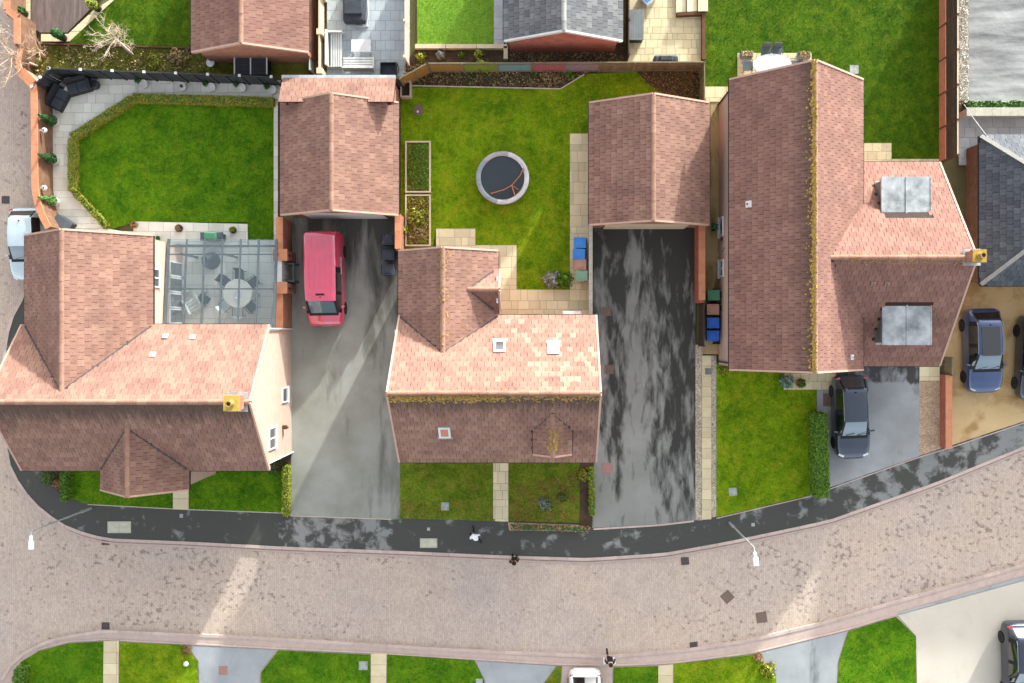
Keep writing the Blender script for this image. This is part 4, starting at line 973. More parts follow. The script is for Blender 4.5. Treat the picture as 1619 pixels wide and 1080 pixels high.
for i, (y, lab) in enumerate(((408, 'upper square brick gate pillar beside the red van'), (458, 'lower square brick gate pillar beside the red van'))):
    p = G(460, y); t = thing('gate_pillar', lab, 'pillar', (p.x, p.y, 0.1), group='gate pillars by the van')
    MB().box(p.x-0.3, p.x+0.3, p.y-0.24, p.y+0.24, 0.1, 2.0).build('pillar', M['brick'], t)
    MB().box(p.x-0.36, p.x+0.36, p.y-0.3, p.y+0.3, 2.0, 2.08).build('coping_stone', M['coping'], t)
    MB().lathe((p.x+0.42, p.y, 1.5), [(0.05,0),(0.09,0.03),(0.09,0.14),(0.03,0.18)], 10).build('lantern', M['black'], t)
p = G(458, 433); t = thing('garden_gate', 'white garden gate between two brick pillars beside the van', 'gate', (p.x, p.y, 0.1))
for k in range(6): MB().box(p.x-0.03, p.x+0.03, p.y-0.55+k*0.185, p.y-0.55+k*0.185+0.17, 0.15, 1.75).build('board', M['white_matt'], t)
MB().box(p.x-0.09, p.x-0.031, p.y-0.55, p.y+0.55, 1.5, 1.6).build('rail', M['white_matt'], t)
MB().box(p.x-0.16, p.x+0.14, p.y-0.55, p.y+0.55, 1.95, 2.03).build('lintel', M['white_matt'], t)
ar = MB(); ar.box(p.x+0.1, p.x+0.55, p.y-0.5, p.y-0.42, 0.1, 1.2); ar.box(p.x+0.1, p.x+0.55, p.y+0.42, p.y+0.5, 0.1, 1.2); ar.box(p.x+0.47, p.x+0.55, p.y-0.42, p.y+0.42, 1.1, 1.2); ar.build('post_box_frame', M['metal_grey'], t)
wall_path('brick_wall', 'short brick wall joining the red van driveway garage to the middle house', [(637,345),(637,400)], 1.7, 0.22, 'brick', 'coping', 0.3)
wall_path('brick_wall', 'red brick wall with coping along the right of the wet driveway', [(1101,357),(1101,480)], 1.7, 0.24, 'brick_red', 'coping', 0.34)
wall_path('brick_wall', 'low orange-topped brick wall between pink gravel and buff drive', [(1488,592),(1488,706)], 0.9, 0.24, 'brick_red', 'coping', 0.34)
wall_path('stone_wall', 'narrow grey stone-topped wall between the sandstone path and wet driveway', [(932,357),(932,500)], 1.2, 0.14, 'stone_cope', 'stone_cope', 0.2)
wall_path('block_wall', 'pale grey block wall below the small hedge at the right edge', [(1514,184),(1700,184)], 1.0, 0.3, 'blueslab', 'stone_cope', 0.44)
wall_path('edging_wall', 'narrow grey-topped wall behind the orange lean-to roof', [(463,139.5),(640,139.5)], 2.1, 0.16, 'timber_dark', 'blueslab', 0.22)

def fence(name, label, p0, p1, h, bay, pm, postm, cap=None, rails=0, gravel=None, boards=False, side=1, pms=None, pw=0.09, mid=False, z0=0.1, gh=0.36, capm=None):
    a, b = G(*p0), G(*p1); d = b - a; L = d.length; n = max(1, round(L/bay)); u = d.normalized(); nn = Vector((-u.y, u.x, 0))*side
    root = thing(name, label, 'fence', (a.x, a.y, z0)); Z = Vector((0,0,1)); cp = None
    for i in range(n+1):
        p = a + d*(i/n)
        ps = MB().obox(p + nn*0.02 + Z*(z0 + (h+0.06-z0)/2 - z0/2 + 0.05), (pw, pw, h+0.06-z0), math.atan2(u.y, u.x)); o = ps.build('post', M[postm], root)
        if cap: MB().obox(p + nn*0.02 + Z*(h+0.13), (0.13, 0.13, 0.08), math.atan2(u.y, u.x)).build('post_cap', M[cap], o)
    for i in range(n):
        q0, q1 = a + d*(i/n) + u*pw/2, a + d*((i+1)/n) - u*pw/2
        m = M[(pms[i] if pms and i < len(pms) else pm)]
        zb = z0 + 0.02
        if gravel:
            MB().bar(q0 + Z*(z0+gh/2+0.02), q1 + Z*(z0+gh/2+0.02), 0.05, gh).build('gravel_board', M[gravel], root); zb = z0 + gh + 0.04
        if boards:
            nb = boards; hh = (h - zb)/nb
            for k in range(nb): MB().bar(q0 + Z*(zb + hh*(k+0.5)) - nn*(0.012 if k % 2 else 0), q1 + Z*(zb + hh*(k+0.5)) - nn*(0.012 if k % 2 else 0), 0.02, hh-0.012).build('board', m, root)
        else:
            w = MB(); nb = max(4, int((q1-q0).length/0.12)); st = (q1-q0)/nb
            for k in range(nb): w.bar(q0 + st*(k+0.03) + Z*((h+zb)/2) + nn*(0.008*(k % 2)), q0 + st*(k+0.97) + Z*((h+zb)/2) + nn*(0.008*(k % 2)), 0.02, h-zb)
            w.build('panel', m, root)
        for k in range(rails): 
            zz = zb + (h-zb)*(0.12 + 0.76*k/max(1, rails-1)); MB().bar(q0 + Z*zz + nn*0.04, q1 + Z*zz + nn*0.04, 0.04, 0.07).build('rail', M[postm], root)
        if mid:
            c = (q0+q1)/2; MB().obox(c + nn*0.035 + Z*((h+zb)/2), (0.05, 0.05, h-zb), math.atan2(u.y, u.x)).build('batten', M[postm], root)
        MB().bar(q0 + Z*(h+0.015), q1 + Z*(h+0.015), 0.06, 0.03).build('capping_rail', M[capm or postm], root)
    return root
fence('fence', 'charcoal painted fence with white post lights behind the row of white pots', (106,123), (445,136), 1.75, 1.68, 'fence_dark', 'fence_dark', 'white', side=-1, mid=True)
fence('fence', 'angled charcoal fence section behind the black rattan corner sofa', (80,151), (106,123), 1.75, 0.6, 'fence_dark', 'fence_dark', 'white', side=-1)
fence('fence', 'garden fence with painted blue, pink and lilac panels above the flower bed', (682,115), (1105,113), 1.75, 1.86, 'timber', 'timber', None, 2, side=-1, pms=['pf_orange','pf_lime','pf_blue','pf_pink','pf_lilac'])
fence('fence', 'short angled orange timber fence at the corner of the trampoline garden', (640,138), (682,115), 1.75, 0.9, 'pf_orange', 'timber', None, 0, side=-1)
fence('fence', 'grey timber fence running from the painted panels to the rose roofed garage', (1105,113), (1105,170), 1.75, 1.86, 'timber', 'timber', None, 2, side=1)
fence('fence', 'tall brown stained fence with orange gravel boards beside the right lawn', (1484,-60), (1484,258), 2.3, 1.86, 'timber_dark', 'timber_brown', None, 3, 'timber_orange', 3, side=1, pw=0.1, gh=0.8, capm='timber_pale')
fence('fence', 'dark timber fence beside the four wheelie bins', (1104,481), (1104,546), 1.7, 1.0, 'timber_dark', 'timber_dark', None, 0, side=1)
fence('fence', 'pale timber fence left of the blue grey paved yard', (513,-60), (513,122), 1.2, 1.86, 'timber_pale', 'timber_pale', None, 0, side=1, pw=0.3)
fence('fence', 'white painted fence right of the top brown garage', (497,-60), (497,118), 1.0, 1.86, 'white_matt', 'white_matt', None, 0, side=1)
fence('fence', 'pinkish timber fence between paved yard and artificial lawn', (648,-60), (648,105), 1.7, 1.6, 'timber_pink', 'timber_pink', 'timber_pale', 2, side=-1)
fence('fence', 'dark fence between the grey garage and the buff sandstone patio', (990,-60), (990,98), 1.5, 1.8, 'timber_dark', 'timber_dark', None, 0, side=1)
fence('fence', 'open timber side gate fence beside the buff drive', (1490,565), (1490,592), 1.2, 0.9, 'timber', 'timber', None, 2, side=1)
def sleepers(label, segs, m, w=0.2, h=0.25, z0=0.1, name='sleeper_edging'):
    a = G(*segs[0][0]); root = thing(name, label, 'edging', (a.x, a.y, z0))
    for p, q in segs:
        p, q = G(*p), G(*q); n = max(1, round((q-p).length/1.8))
        for i in range(n):
            s0, s1 = p.lerp(q, i/n), p.lerp(q, (i+0.985)/n); MB().bar(s0 + Vector((0,0,z0+h/2)), s1 + Vector((0,0,z0+h/2)), w, h).build('sleeper', M[m], root)
    return root
sleepers('pale timber sleeper edging below the bright artificial lawn', [((658,77),(803,77)), ((800,77),(800,97))], 'timber_pale', 0.22, 0.35)
sleepers('thin pinkish timber edging between trampoline lawn and flower bed', [((650,137),(886,142)), ((886,142),(924,119))], 'timber_pink', 0.05, 0.14)
sleepers('dark brown sleeper edging right of the buff sandstone patio', [((1068,27),(1108,25)), ((1110,25),(1110,99))], 'timber_brown', 0.18, 0.4)
sleepers('brown timber edging between dark lawn and mossy strip at top left', [((65,71),(325,79))], 'timber_brown', 0.08, 0.2)
for nm, lab, (x0, y0, x1, y1) in (('raised_bed', 'upper timber-framed raised bed filled with grass beside the trampoline lawn', (642,225,682,306)), ('raised_bed', 'lower timber-framed raised bed filled with yellow weeds above the patio', (642,309,682,390))):
    a, b = G(x0, y1), G(x1, y0); t = thing(nm, lab, 'raised bed', (a.x, a.y, 0.1), group='raised beds')
    for q in ((a.x, b.x, a.y, a.y+0.08), (a.x, b.x, b.y-0.08, b.y)): MB().box(q[0], q[1], q[2], q[3], 0.1, 0.36).build('board', M['timber_pale'], t)
    for q in ((a.x, a.x+0.08), (b.x-0.08, b.x)): MB().box(q[0], q[1], a.y+0.08, b.y-0.08, 0.1, 0.355).build('board', M['timber_pale'], t)
    MB().box(a.x+0.08, b.x-0.08, a.y+0.08, b.y-0.08, 0.1, 0.28).build('soil', M['moss'], t)
a, b = G(636, 158), G(652, 133); t = thing('compost_box', 'small open timber compost box in the corner of the trampoline garden', 'compost box', (a.x, a.y, 0.1))
for q in ((a.x, b.x, a.y, a.y+0.05), (a.x, b.x, b.y-0.05, b.y)): MB().box(*q, 0.1, 0.7).build('side_board', M['timber_pink'], t)
for q in ((a.x, a.x+0.05), (b.x-0.05, b.x)): MB().box(q[0], q[1], a.y+0.05, b.y-0.05, 0.1, 0.69).build('side_board', M['timber_pink'], t)
MB().box(a.x+0.05, b.x-0.05, a.y+0.05, b.y-0.05, 0.1, 0.4).build('compost', M['soil'], t)

# ------------------------------------------------------------------ vegetation
def leaf_cloud(P, Nn, size, jit=0.6):
    n = len(P); d = Nn + RNG.normal(0, jit, (n, 3)); d /= np.linalg.norm(d, axis=1)[:,None] + 1e-9
    t = np.cross(d, RNG.normal(0, 1, (n, 3))); t /= np.linalg.norm(t, axis=1)[:,None] + 1e-9; b = np.cross(d, t)
    s = (size * RNG.uniform(0.6, 1.4, n))[:,None]
    V = np.stack([P - t*s, P - b*s*0.55 + d*s*0.15, P + t*s, P + b*s*0.55 + d*s*0.15], 1).reshape(-1, 3)
    return V, np.arange(4*n).reshape(-1, 4)
def hull_points_box(x0, x1, y0, y1, z0, z1, dens):
    A_ = [(x1-x0)*(y1-y0), (x1-x0)*(z1-z0)*2, (y1-y0)*(z1-z0)*2]; P = []; N_ = []
    n = int(A_[0]*dens); P.append(np.column_stack([RNG.uniform(x0, x1, n), RNG.uniform(y0, y1, n), z1 - np.abs(RNG.normal(0, 0.035, n)) + RNG.normal(0, 0.02, n)])); N_.append(np.tile([0,0,1.0], (n,1)))
    for k, (sx, sy) in enumerate(((0,-1),(0,1),(-1,0),(1,0))):
        n = int(A_[1 if sx == 0 else 2]*dens/2)
        if sx == 0: q = np.column_stack([RNG.uniform(x0, x1, n), np.full(n, y0 if sy < 0 else y1) + RNG.normal(0, 0.025, n), RNG.uniform(z0, z1, n)])
        else: q = np.column_stack([np.full(n, x0 if sx < 0 else x1) + RNG.normal(0, 0.025, n), RNG.uniform(y0, y1, n), RNG.uniform(z0, z1, n)])
        P.append(q); N_.append(np.tile([sx, sy, 0.3], (n, 1)))
    return np.vstack(P), np.vstack(N_).astype(float)
def hedge(label, a, b, w, h, mk, dens=500, size=0.045, z0=0.1, cat='hedge', name='hedge'):
    a, b = G(*a), G(*b); d = b - a; L = d.length; ang = math.atan2(d.y, d.x)
    root = thing(name, label, cat, (a.x, a.y, z0))
    MB().bar(a + Vector((0,0,z0+(h-z0)/2-0.03)), b + Vector((0,0,z0+(h-z0)/2-0.03)), w*0.82, (h-z0)*0.9).build('inner_twigs', M['leaf_con'], root)
    P, N_ = hull_points_box(0, L, -w/2, w/2, z0, h, dens)
    bumpy = np.sin(P[:,0]*5.1 + P[:,1]*7) * 0.03; P[:,2] += bumpy*(P[:,2] > h*0.7)
    ca, sa = math.cos(ang), math.sin(ang); R = np.array([[ca, sa, 0],[-sa, ca, 0],[0,0,1]])
    P = P @ R + np.array([a.x, a.y, 0]); N_ = N_ @ R
    V, F = leaf_cloud(P, N_, size); np_mesh('foliage', V, F, M[mk], root)
    return root
def bush(name, label, px, r, h, mk, n=500, size=0.05, z0=0.1, cat='shrub', flat=1.0, group=None, stems=5):
    p = G(*px); root = thing(name, label, cat, (p.x, p.y, z0), group=group)
    q = RNG.normal(0, 1, (n, 3)); q /= np.linalg.norm(q, axis=1)[:,None]; q[:,2] = np.abs(q[:,2])
    lump = 1 + 0.18*np.sin(q[:,0]*7+q[:,1]*5) + 0.12*np.sin(q[:,1]*9+q[:,2]*6)
    rad = RNG.uniform(0.55, 1.0, n)**0.5 * lump
    P = q * rad[:,None] * np.array([r, r, h-z0]) + np.array([p.x, p.y, z0])
    V, F = leaf_cloud(P, q, size, 0.7); np_mesh('foliage', V, F, M[mk], root)
    st = MB()
    for k in range(stems):
        a = 6.283*k/stems; st.tube([(p.x, p.y, z0), (p.x+0.3*r*math.cos(a), p.y+0.3*r*math.sin(a), z0+(h-z0)*0.4), (p.x+0.6*r*math.cos(a), p.y+0.6*r*math.sin(a), z0+(h-z0)*0.75)], [0.02, 0.014, 0.006], 5)
    st.build('stem', M['twig2'], root)
    return root
hedge('low clipped box hedge along the top of the dark lawn', (216,158), (436,164), 0.42, 0.5, 'leaf_box', 1300, 0.035, z0=0.12)
hedge('low clipped box hedge slanting across the lawn corner below the rattan sofa', (120,220), (214,160), 0.42, 0.5, 'leaf_box', 1300, 0.035, z0=0.12)
hedge('low clipped box hedge along the left of the dark lawn', (121,222), (121,303), 0.42, 0.5, 'leaf_box', 1300, 0.035, z0=0.12)
hedge('bright lime low box hedge slanting towards the terrace', (122,303), (174,360), 0.3, 0.5, 'leaf_lime', z0=0.12)
hedge('tall clipped green hedge beside the dark slate car', (1286,652), (1290,780), 0.72, 1.3, 'leaf_hedge', 520, 0.05)
hedge('narrow lime hedge at the edge of the driveway with sunlit stripe', (457,735), (456,812), 0.3, 0.7, 'leaf_lime')
hedge('small dark hedge left of the left house front lawn', (111,745), (112,788), 0.32, 0.8, 'leaf_hedge')
hedge('narrow lime hedge along the edge of the wet driveway', (934,737), (936,812), 0.25, 0.6, 'leaf_lime', 350)
hedge('small hedge above the pale grey block wall at right edge', (1522,173), (1700,173), 0.5, 0.7, 'leaf', 300, 0.07)
hedge('rounded green hedge at the bottom left road corner', (43,1050), (36,1110), 0.55, 0.8, 'leaf_hedge', 420, 0.05)
hedge('front boundary hedge of thin russet twigs before the middle house', (808,832), (930,835), 0.25, 0.35, 'straw', 260, 0.05)
bush('shrub', 'dark green shrub beside the left house corner pavement', (82,752), 0.45, 0.8, 'leaf', 420)
bush('shrub', 'small russet shrub between pavement and dark hedge', (95,763), 0.28, 0.5, 'leaf_red', 220)
bush('shrub', 'dark shrub at the right corner of the left house', (436,737), 0.5, 0.8, 'leaf', 420)
bush('shrub', 'silvery grey shrub on the trampoline lawn corner', (871,443), 0.46, 0.8, 'leaf_grey', 700, 0.06)
bush('shrub', 'bright green shrub beside the silvery shrub', (892,443), 0.42, 0.75, 'leaf_hedge', 600, 0.06)
bush('shrub', 'blue-green shrub at the front corner of the right house', (1241,603), 0.36, 0.8, 'leaf_blue', 500, 0.06)
bush('shrub', 'grey-green weed clump on the front lawn of the middle house', (861,795), 0.4, 0.4, 'leaf_blue', 260, 0.05)
bush('shrub', 'dark green clump on the front lawn near the lime hedge', (888,785), 0.25, 0.4, 'leaf', 160, 0.05)
bush('shrub', 'yellow-leaved plant at the top of the driveway side bed', (924,750), 0.35, 0.5, 'leaf_lime', 320, 0.06)
bush('shrub', 'yellow plant below the west wall of the right house', (1143,585), 0.28, 0.4, 'leaf_lime', 200, 0.05)
bush('shrub', 'lime-green shrub at the edge of the bottom right lawn', (1212,1058), 0.42, 0.5, 'leaf_lime', 380, 0.07)
bush('shrub', 'russet shrub on the bottom lawn near the pale driveway', (1197,1038), 0.25, 0.4, 'leaf_red', 200, 0.05)
bush('shrub', 'brown weedy clump by the bottom left driveway corner', (296,1027), 0.28, 0.3, 'leaf_red', 150, 0.05)
bush('shrub', 'cream flowering plant in the bed below the artificial lawn', (697,89), 0.25, 0.5, 'leaf_grey', 200, 0.06)
bush('shrub', 'yellow-green plant at the left of the bed below artificial lawn', (666,92), 0.28, 0.5, 'leaf_lime', 220, 0.06)
bush('shrub', 'small green plant in the middle of the bed below artificial lawn', (730,89), 0.2, 0.4, 'leaf_hedge', 160, 0.05)
bush('shrub', 'pale green plant at the right of the bed below artificial lawn', (757,88), 0.28, 0.5, 'leaf_box', 220, 0.06)
bush('shrub', 'green plant climbing in front of the lime fence panel', (762,108), 0.4, 0.9, 'leaf_lime', 320, 0.06)
bush('shrub', 'dense straw-coloured weeds at the right end of the flower bed', (868,124), 0.5, 0.45, 'straw', 320, 0.07)
bush('shrub', 'green leafy weeds beside the slanting bed edging', (902,120), 0.3, 0.35, 'leaf_hedge', 200, 0.06)
bush('shrub', 'yellow and russet weeds filling the lower raised bed', (661,345), 0.62, 0.75, 'leaf_box', 420, 0.08)
bush('shrub', 'brown dry weeds in the lower raised bed near the patio', (662,370), 0.5, 0.65, 'straw', 300, 0.08)
bush('shrub', 'bright green weeds at the end of the lower raised bed', (640,366), 0.3, 0.6, 'leaf_lime', 200, 0.07)
bush('shrub', 'yellow-green clump standing in for a patch of sunlight above the charcoal fence', (246,97), 0.55, 0.3, 'leaf_lime', 420, 0.05)  # lime leaf colour paints a patch of sunlight on the mossy strip
bush('shrub', 'dry brown twiggy clump right of the lime sunlight clump', (285,92), 0.6, 0.5, 'straw', 320, 0.08)
def scatter(name, label, cat, poly, n, mk, size, hgt, z=0.12):
    W = np.array([[v.x, v.y] for v in GP(poly)]); lo, hi = W.min(0), W.max(0); q = RNG.uniform(lo, hi, (n*3, 2)); ins = np.zeros(len(q), bool)
    for i in range(len(W)):
        a, b = W[i], W[(i+1) % len(W)]
        if a[1] == b[1]: continue
        ins ^= ((a[1] > q[:,1]) != (b[1] > q[:,1])) & (q[:,0] < (b[0]-a[0])*(q[:,1]-a[1])/(b[1]-a[1]) + a[0])
    q = q[ins][:n]; cen = q[RNG.integers(0, len(q), len(q)//3)]; near = cen[RNG.integers(0, max(1, len(cen)//6), len(q))]
    q = np.where((RNG.random(len(q)) < 0.5)[:,None], q, np.clip(near + RNG.normal(0, 0.1, q.shape), lo, hi))
    P = np.column_stack([q, z + np.abs(RNG.normal(0, hgt, len(q)))])
    V, F = leaf_cloud(P, np.tile([0,0,1.0], (len(q),1)), size, 0.8)
    return tag(np_mesh(name, V, F, M[mk]), label, cat, kind='stuff')
scatter('weeds', 'dry straw weeds over the flower bed below the painted fence', 'weeds', [(640,104),(1000,104),(930,116),(886,139),(640,137)], 1500, 'straw', 0.055, 0.08)
scatter('weeds', 'green weeds scattered over the flower bed below the painted fence', 'weeds', [(640,104),(1000,104),(930,116),(886,139),(640,137)], 800, 'leaf', 0.05, 0.08)
scatter('weeds', 'brown leaf litter under the fence corner behind the garage', 'leaf litter', [(1000,112),(1105,112),(1104,164),(1050,160)], 700, 'leaf_red', 0.05, 0.05, 0.14)
scatter('weeds', 'mossy green weeds on the rough strip above the charcoal fence', 'weeds', [(66,76),(325,84),(440,92),(440,120),(110,108)], 4200, 'leaf_moss', 0.045, 0.04)
scatter('weeds', 'dead brown stems over the rough strip above the charcoal fence', 'weeds', [(60,74),(325,84),(325,112),(60,130)], 900, 'straw', 0.06, 0.08)
scatter('weeds', 'brown weeds mixed into the patchy front lawns', 'weeds', [(812,770),(914,745),(914,825),(806,822)], 2200, 'leaf_red', 0.035, 0.02, 0.14)
scatter('weeds', 'yellowing weeds at the bottom of the left front lawn', 'weeds', [(635,790),(778,790),(778,821),(635,817)], 500, 'leaf_red', 0.03, 0.02, 0.14)
scatter('gravel', 'loose pale gravel stones beside the slatted fence at right', 'gravel', [(1516,-60),(1529,-60),(1529,165),(1516,165)], 1500, 'greyslab', 0.04, 0.02)
scatter('weeds', 'plant debris in the bed below the grey garage', 'weeds', [(804,80),(985,86),(985,98),(804,98)], 500, 'straw', 0.05, 0.06)
scatter('daisies', 'tiny yellow flowers dotted over the right-hand back lawn', 'flowers', [(1220,-40),(1478,-40),(1478,120),(1300,90)], 260, 'leaf_lime', 0.022, 0.02, 0.17)

for lab_, mk_, y0_, y1_, n_ in (('leafy green growth filling the upper raised bed', 'leaf_hedge', 230, 301, 1100), ('yellow weeds spread over the lower raised bed', 'leaf_box', 313, 386, 800), ('russet weeds spread over the lower raised bed', 'leaf_red', 313, 386, 500)):
    scatter('weeds', lab_, 'weeds', [(646,y0_),(679,y0_),(679,y1_),(646,y1_)], n_, mk_, 0.055, 0.07, 0.3)

def topiary(label, px, top_h, r, mk):
    p = G(*px); root = thing('topiary', label, 'topiary', (p.x, p.y, 0.15), group='conical topiaries along the wall')
    MB().lathe((p.x, p.y, 0.15), [(0.16,0),(0.22,0.05),(0.26,0.4),(0.28,0.42),(0.28,0.46),(0.22,0.46),(0.2,0.38)], 16).build('pot', M['white_matt'], root)
    n = 700; z = RNG.uniform(0, 1, n)**1.4; a = RNG.uniform(0, 6.283, n)
    rr = r*(1-z)*(0.9 + 0.12*np.sin(z*26)) + 0.02
    P = np.column_stack([p.x + rr*np.cos(a), p.y + rr*np.sin(a), 0.6 + z*(top_h-0.6)]); N_ = np.column_stack([np.cos(a), np.sin(a), np.full(n, 0.4)])
    V, F = leaf_cloud(P, N_, 0.05); np_mesh('foliage', V, F, M[mk], root)
    MB().tube([(p.x,p.y,0.5),(p.x,p.y,top_h*0.9)], [r*0.6, 0.02], 8).build('stem', M['leaf_con'], root)
topiary('upper conical topiary in white pot beside the curved brick wall', (92,195), 2.0, 0.26, 'leaf_con')
topiary('middle conical topiary in white pot beside the curved brick wall', (92,255), 2.0, 0.26, 'leaf_con')
topiary('lower pale conical topiary in white pot where the brick wall curves', (92,320), 2.0, 0.26, 'leaf_cone_pale')
for i, (y, lab) in enumerate(((206, 'upper round white wall lantern on the curved brick wall'), (297, 'lower round white wall lantern on the curved brick wall'))):
    q = G(68, y, 1.45); t = thing('wall_lantern', lab, 'lantern', (q.x, q.y, 1.35), group='white wall lanterns')
    MB().lathe((q.x+0.06, q.y, 1.35), [(0.06,0),(0.13,0.03),(0.14,0.12),(0.1,0.16)], 14).build('shade', M['white'], t)
    MB().lathe((q.x+0.06, q.y, 1.52), [(0.04,0),(0.04,0.03)], 10).build('cap', M['black'], t)
    MB().box(q.x-0.22, q.x+0.02, q.y-0.03, q.y+0.03, 1.4, 1.46).build('bracket', M['white'], t)
def potted(label, px, r, h, mk, gp, pm='white_matt', dx=(0,0), n=140, prad=0.2):
    p = G(*px); t = thing('potted_plant', label, 'potted plant', (p.x, p.y, 0.15), group=gp)
    MB().lathe((p.x, p.y, 0.15), [(prad*0.7,0),(prad,0.06),(prad*1.1,h*0.5),(prad*1.15,h*0.55),(prad*0.9,h*0.55),(prad*0.85,h*0.5)], 16).build('pot', M[pm], t)
    q = RNG.normal(0, 1, (n,3)); q /= np.linalg.norm(q, axis=1)[:,None]
    P = q*np.array([r, r, r*0.7])*RNG.uniform(0.5,1,n)[:,None] + np.array([p.x+dx[0], p.y+dx[1], 0.15+h*0.55+r*0.6]); V, F = leaf_cloud(P, q, 0.05, 0.7); np_mesh('foliage', V, F, M[mk], t)
    return t
for i, (x, y, s_) in enumerate(((232,136,'first'),(292,140,'second'),(338,141,'third'),(386,142,'fourth'),(434,145,'fifth'))):
    potted(f'{s_} round white pot from the left along the charcoal fence', (x,y), 0.17 if i != 1 else 0.08, 0.55, 'leaf_con', 'white pots along the charcoal fence', dx=(-0.26,0.16) if i != 1 else (0,0), n=160 if i != 1 else 40)
potted('terracotta pot with orange plant at the left end of the terrace', (217,357), 0.17, 0.45, 'leaf_red', 'terrace pots', 'brick', prad=0.16)
potted('brown pot with dry plant in the middle of the terrace', (287,362), 0.16, 0.45, 'straw', 'terrace pots', 'timber_dark', prad=0.18)
potted('brown pot with yellow plant beside the green-lidded barbecue', (372,365), 0.16, 0.45, 'leaf_box', 'terrace pots', 'timber_dark', prad=0.16)
potted('small green plant in pot near the terrace wall', (254,378), 0.13, 0.3, 'leaf', 'terrace pots', 'stone_cope', prad=0.1)
potted('round clay pot with bushy plant at the front of the right house', (1262,605), 0.28, 0.55, 'leaf', 'front pots', 'coping', prad=0.22, n=220)
def bare_tree(label, base, lean, h, spread, seed, mk, nb=12, z0=0.1):
    R = random.Random(seed); p = G(*base); root = thing('bare_tree', label, 'tree', (p.x, p.y, z0))
    tr = MB(); bm_ = MB(); top = Vector((p.x+lean[0], p.y+lean[1], h*0.45))
    tr.tube([(p.x,p.y,z0), (p.x+lean[0]*0.5, p.y+lean[1]*0.5, h*0.25), top], [0.09, 0.075, 0.06], 8); tr.build('trunk', M[mk], root, smooth=True)
    def grow(a, d, L, r, lev):
        pts = [a]; cur = a; dd = d.normalized()
        for s_ in range(4):
            dd = (dd + Vector((R.gauss(0,.16), R.gauss(0,.16), R.gauss(0.05,.1)))).normalized(); cur = cur + dd*L/4; pts.append(cur)
        bm_.tube(pts, [r, r*0.85, r*0.7, r*0.5, r*0.3], 5 if lev < 2 else 4)
        if lev < 3:
            for k in range(R.randint(3, 4)):
                i = R.randint(1, 4); e = (dd + Vector((R.gauss(0,.75), R.gauss(0,.75), R.gauss(0.1,.3)))).normalized()
                grow(pts[i], e, L*R.uniform(0.45, 0.7), r*0.55, lev+1)
    for k in range(nb):
        a = 6.283*k/nb + R.uniform(-.3,.3); d = Vector((math.cos(a), math.sin(a), R.uniform(0.15, 0.9)))
        grow(top.lerp(Vector((p.x,p.y,z0)), R.uniform(0,0.25)), d, spread*R.uniform(0.5, 0.8), 0.03, 0)
    bm_.build('branches', M[mk], root)
bare_tree('pale bare tree with spreading white branches above the mossy strip', (211,88), (-0.45,0.6), 2.8, 1.45, 5, 'twig', 9)
bare_tree('bare twiggy tree overhanging the brick wall at the left edge', (60,106), (-0.6,0.2), 3.6, 2.0, 8, 'twig2', 11)
bare_tree('bare straggly climber against the brick wall below the decking', (72,92), (0.05,0.2), 1.8, 0.9, 12, 'twig2', 7)
def pot_bush(label, px, r, h, mk):
    p = G(*px); t = thing('potted_bush', label, 'potted plant', (p.x, p.y, 0.15), group='clipped bushes round the decking')
    MB().lathe((p.x,p.y,0.12), [(0.17,0),(0.22,0.4),(0.18,0.4)], 12).build('pot', M['black'], t)
    n = 420; q = RNG.normal(0,1,(n,3)); q /= np.linalg.norm(q,axis=1)[:,None]; P = q*np.array([r,r,h/2])*RNG.uniform(.85,1.05,n)[:,None] + np.array([p.x,p.y,0.45+h/2])
    V, F = leaf_cloud(P, q, 0.05); np_mesh('foliage', V, F, M[mk], t)
    MB().lathe((p.x,p.y,0.45), [(0.05,0),(r*.8,h*.25),(r*.85,h*.6),(0.05,h*.95)], 10).build('inner_twigs', M['leaf_con'], t)
pot_bush('clipped dark bush at the bottom corner of the decking', (104,62), 0.24, 0.9, 'leaf_con')
pot_bush('clipped light green bush at the upper right edge of the decking', (158,16), 0.26, 0.9, 'leaf_box')
pot_bush('round green bush on the pale strip left of the decking', (43,24), 0.26, 0.5, 'leaf')
# decking
dk = MB(); dpoly = [(54,-60),(54,44),(66,53),(109,53),(147,14),(200,-60)]
dk.sheet(GP(dpoly), 0.13); ro = tag(dk.build('decking', M['timber_dark']), kind='structure')
W = [(v.x, v.y) for v in GP(dpoly)]; x = min(q[0] for q in W)
while x < max(q[0] for q in W):
    q = clip_poly([(x,-100),(x+0.138,-100),(x+0.138,100),(x,100)], W)
    if q and parea(q) > 0.01: MB().prism(q, 0.14, 0.17 + RNG.uniform(-.003,.003)).build('deck_board', M['decking'], ro)
    x += 0.146
patio('path', [[(67,55),(110,55),(110,67),(67,67)], [(110,55),(152,16),(182,-2),(186,-2),(112,67),(110,67)], [(37,-60),(50,-60),(50,42),(37,42)]], 'sand_pale', 'joint', 0.6, 0.45, stagger=0)
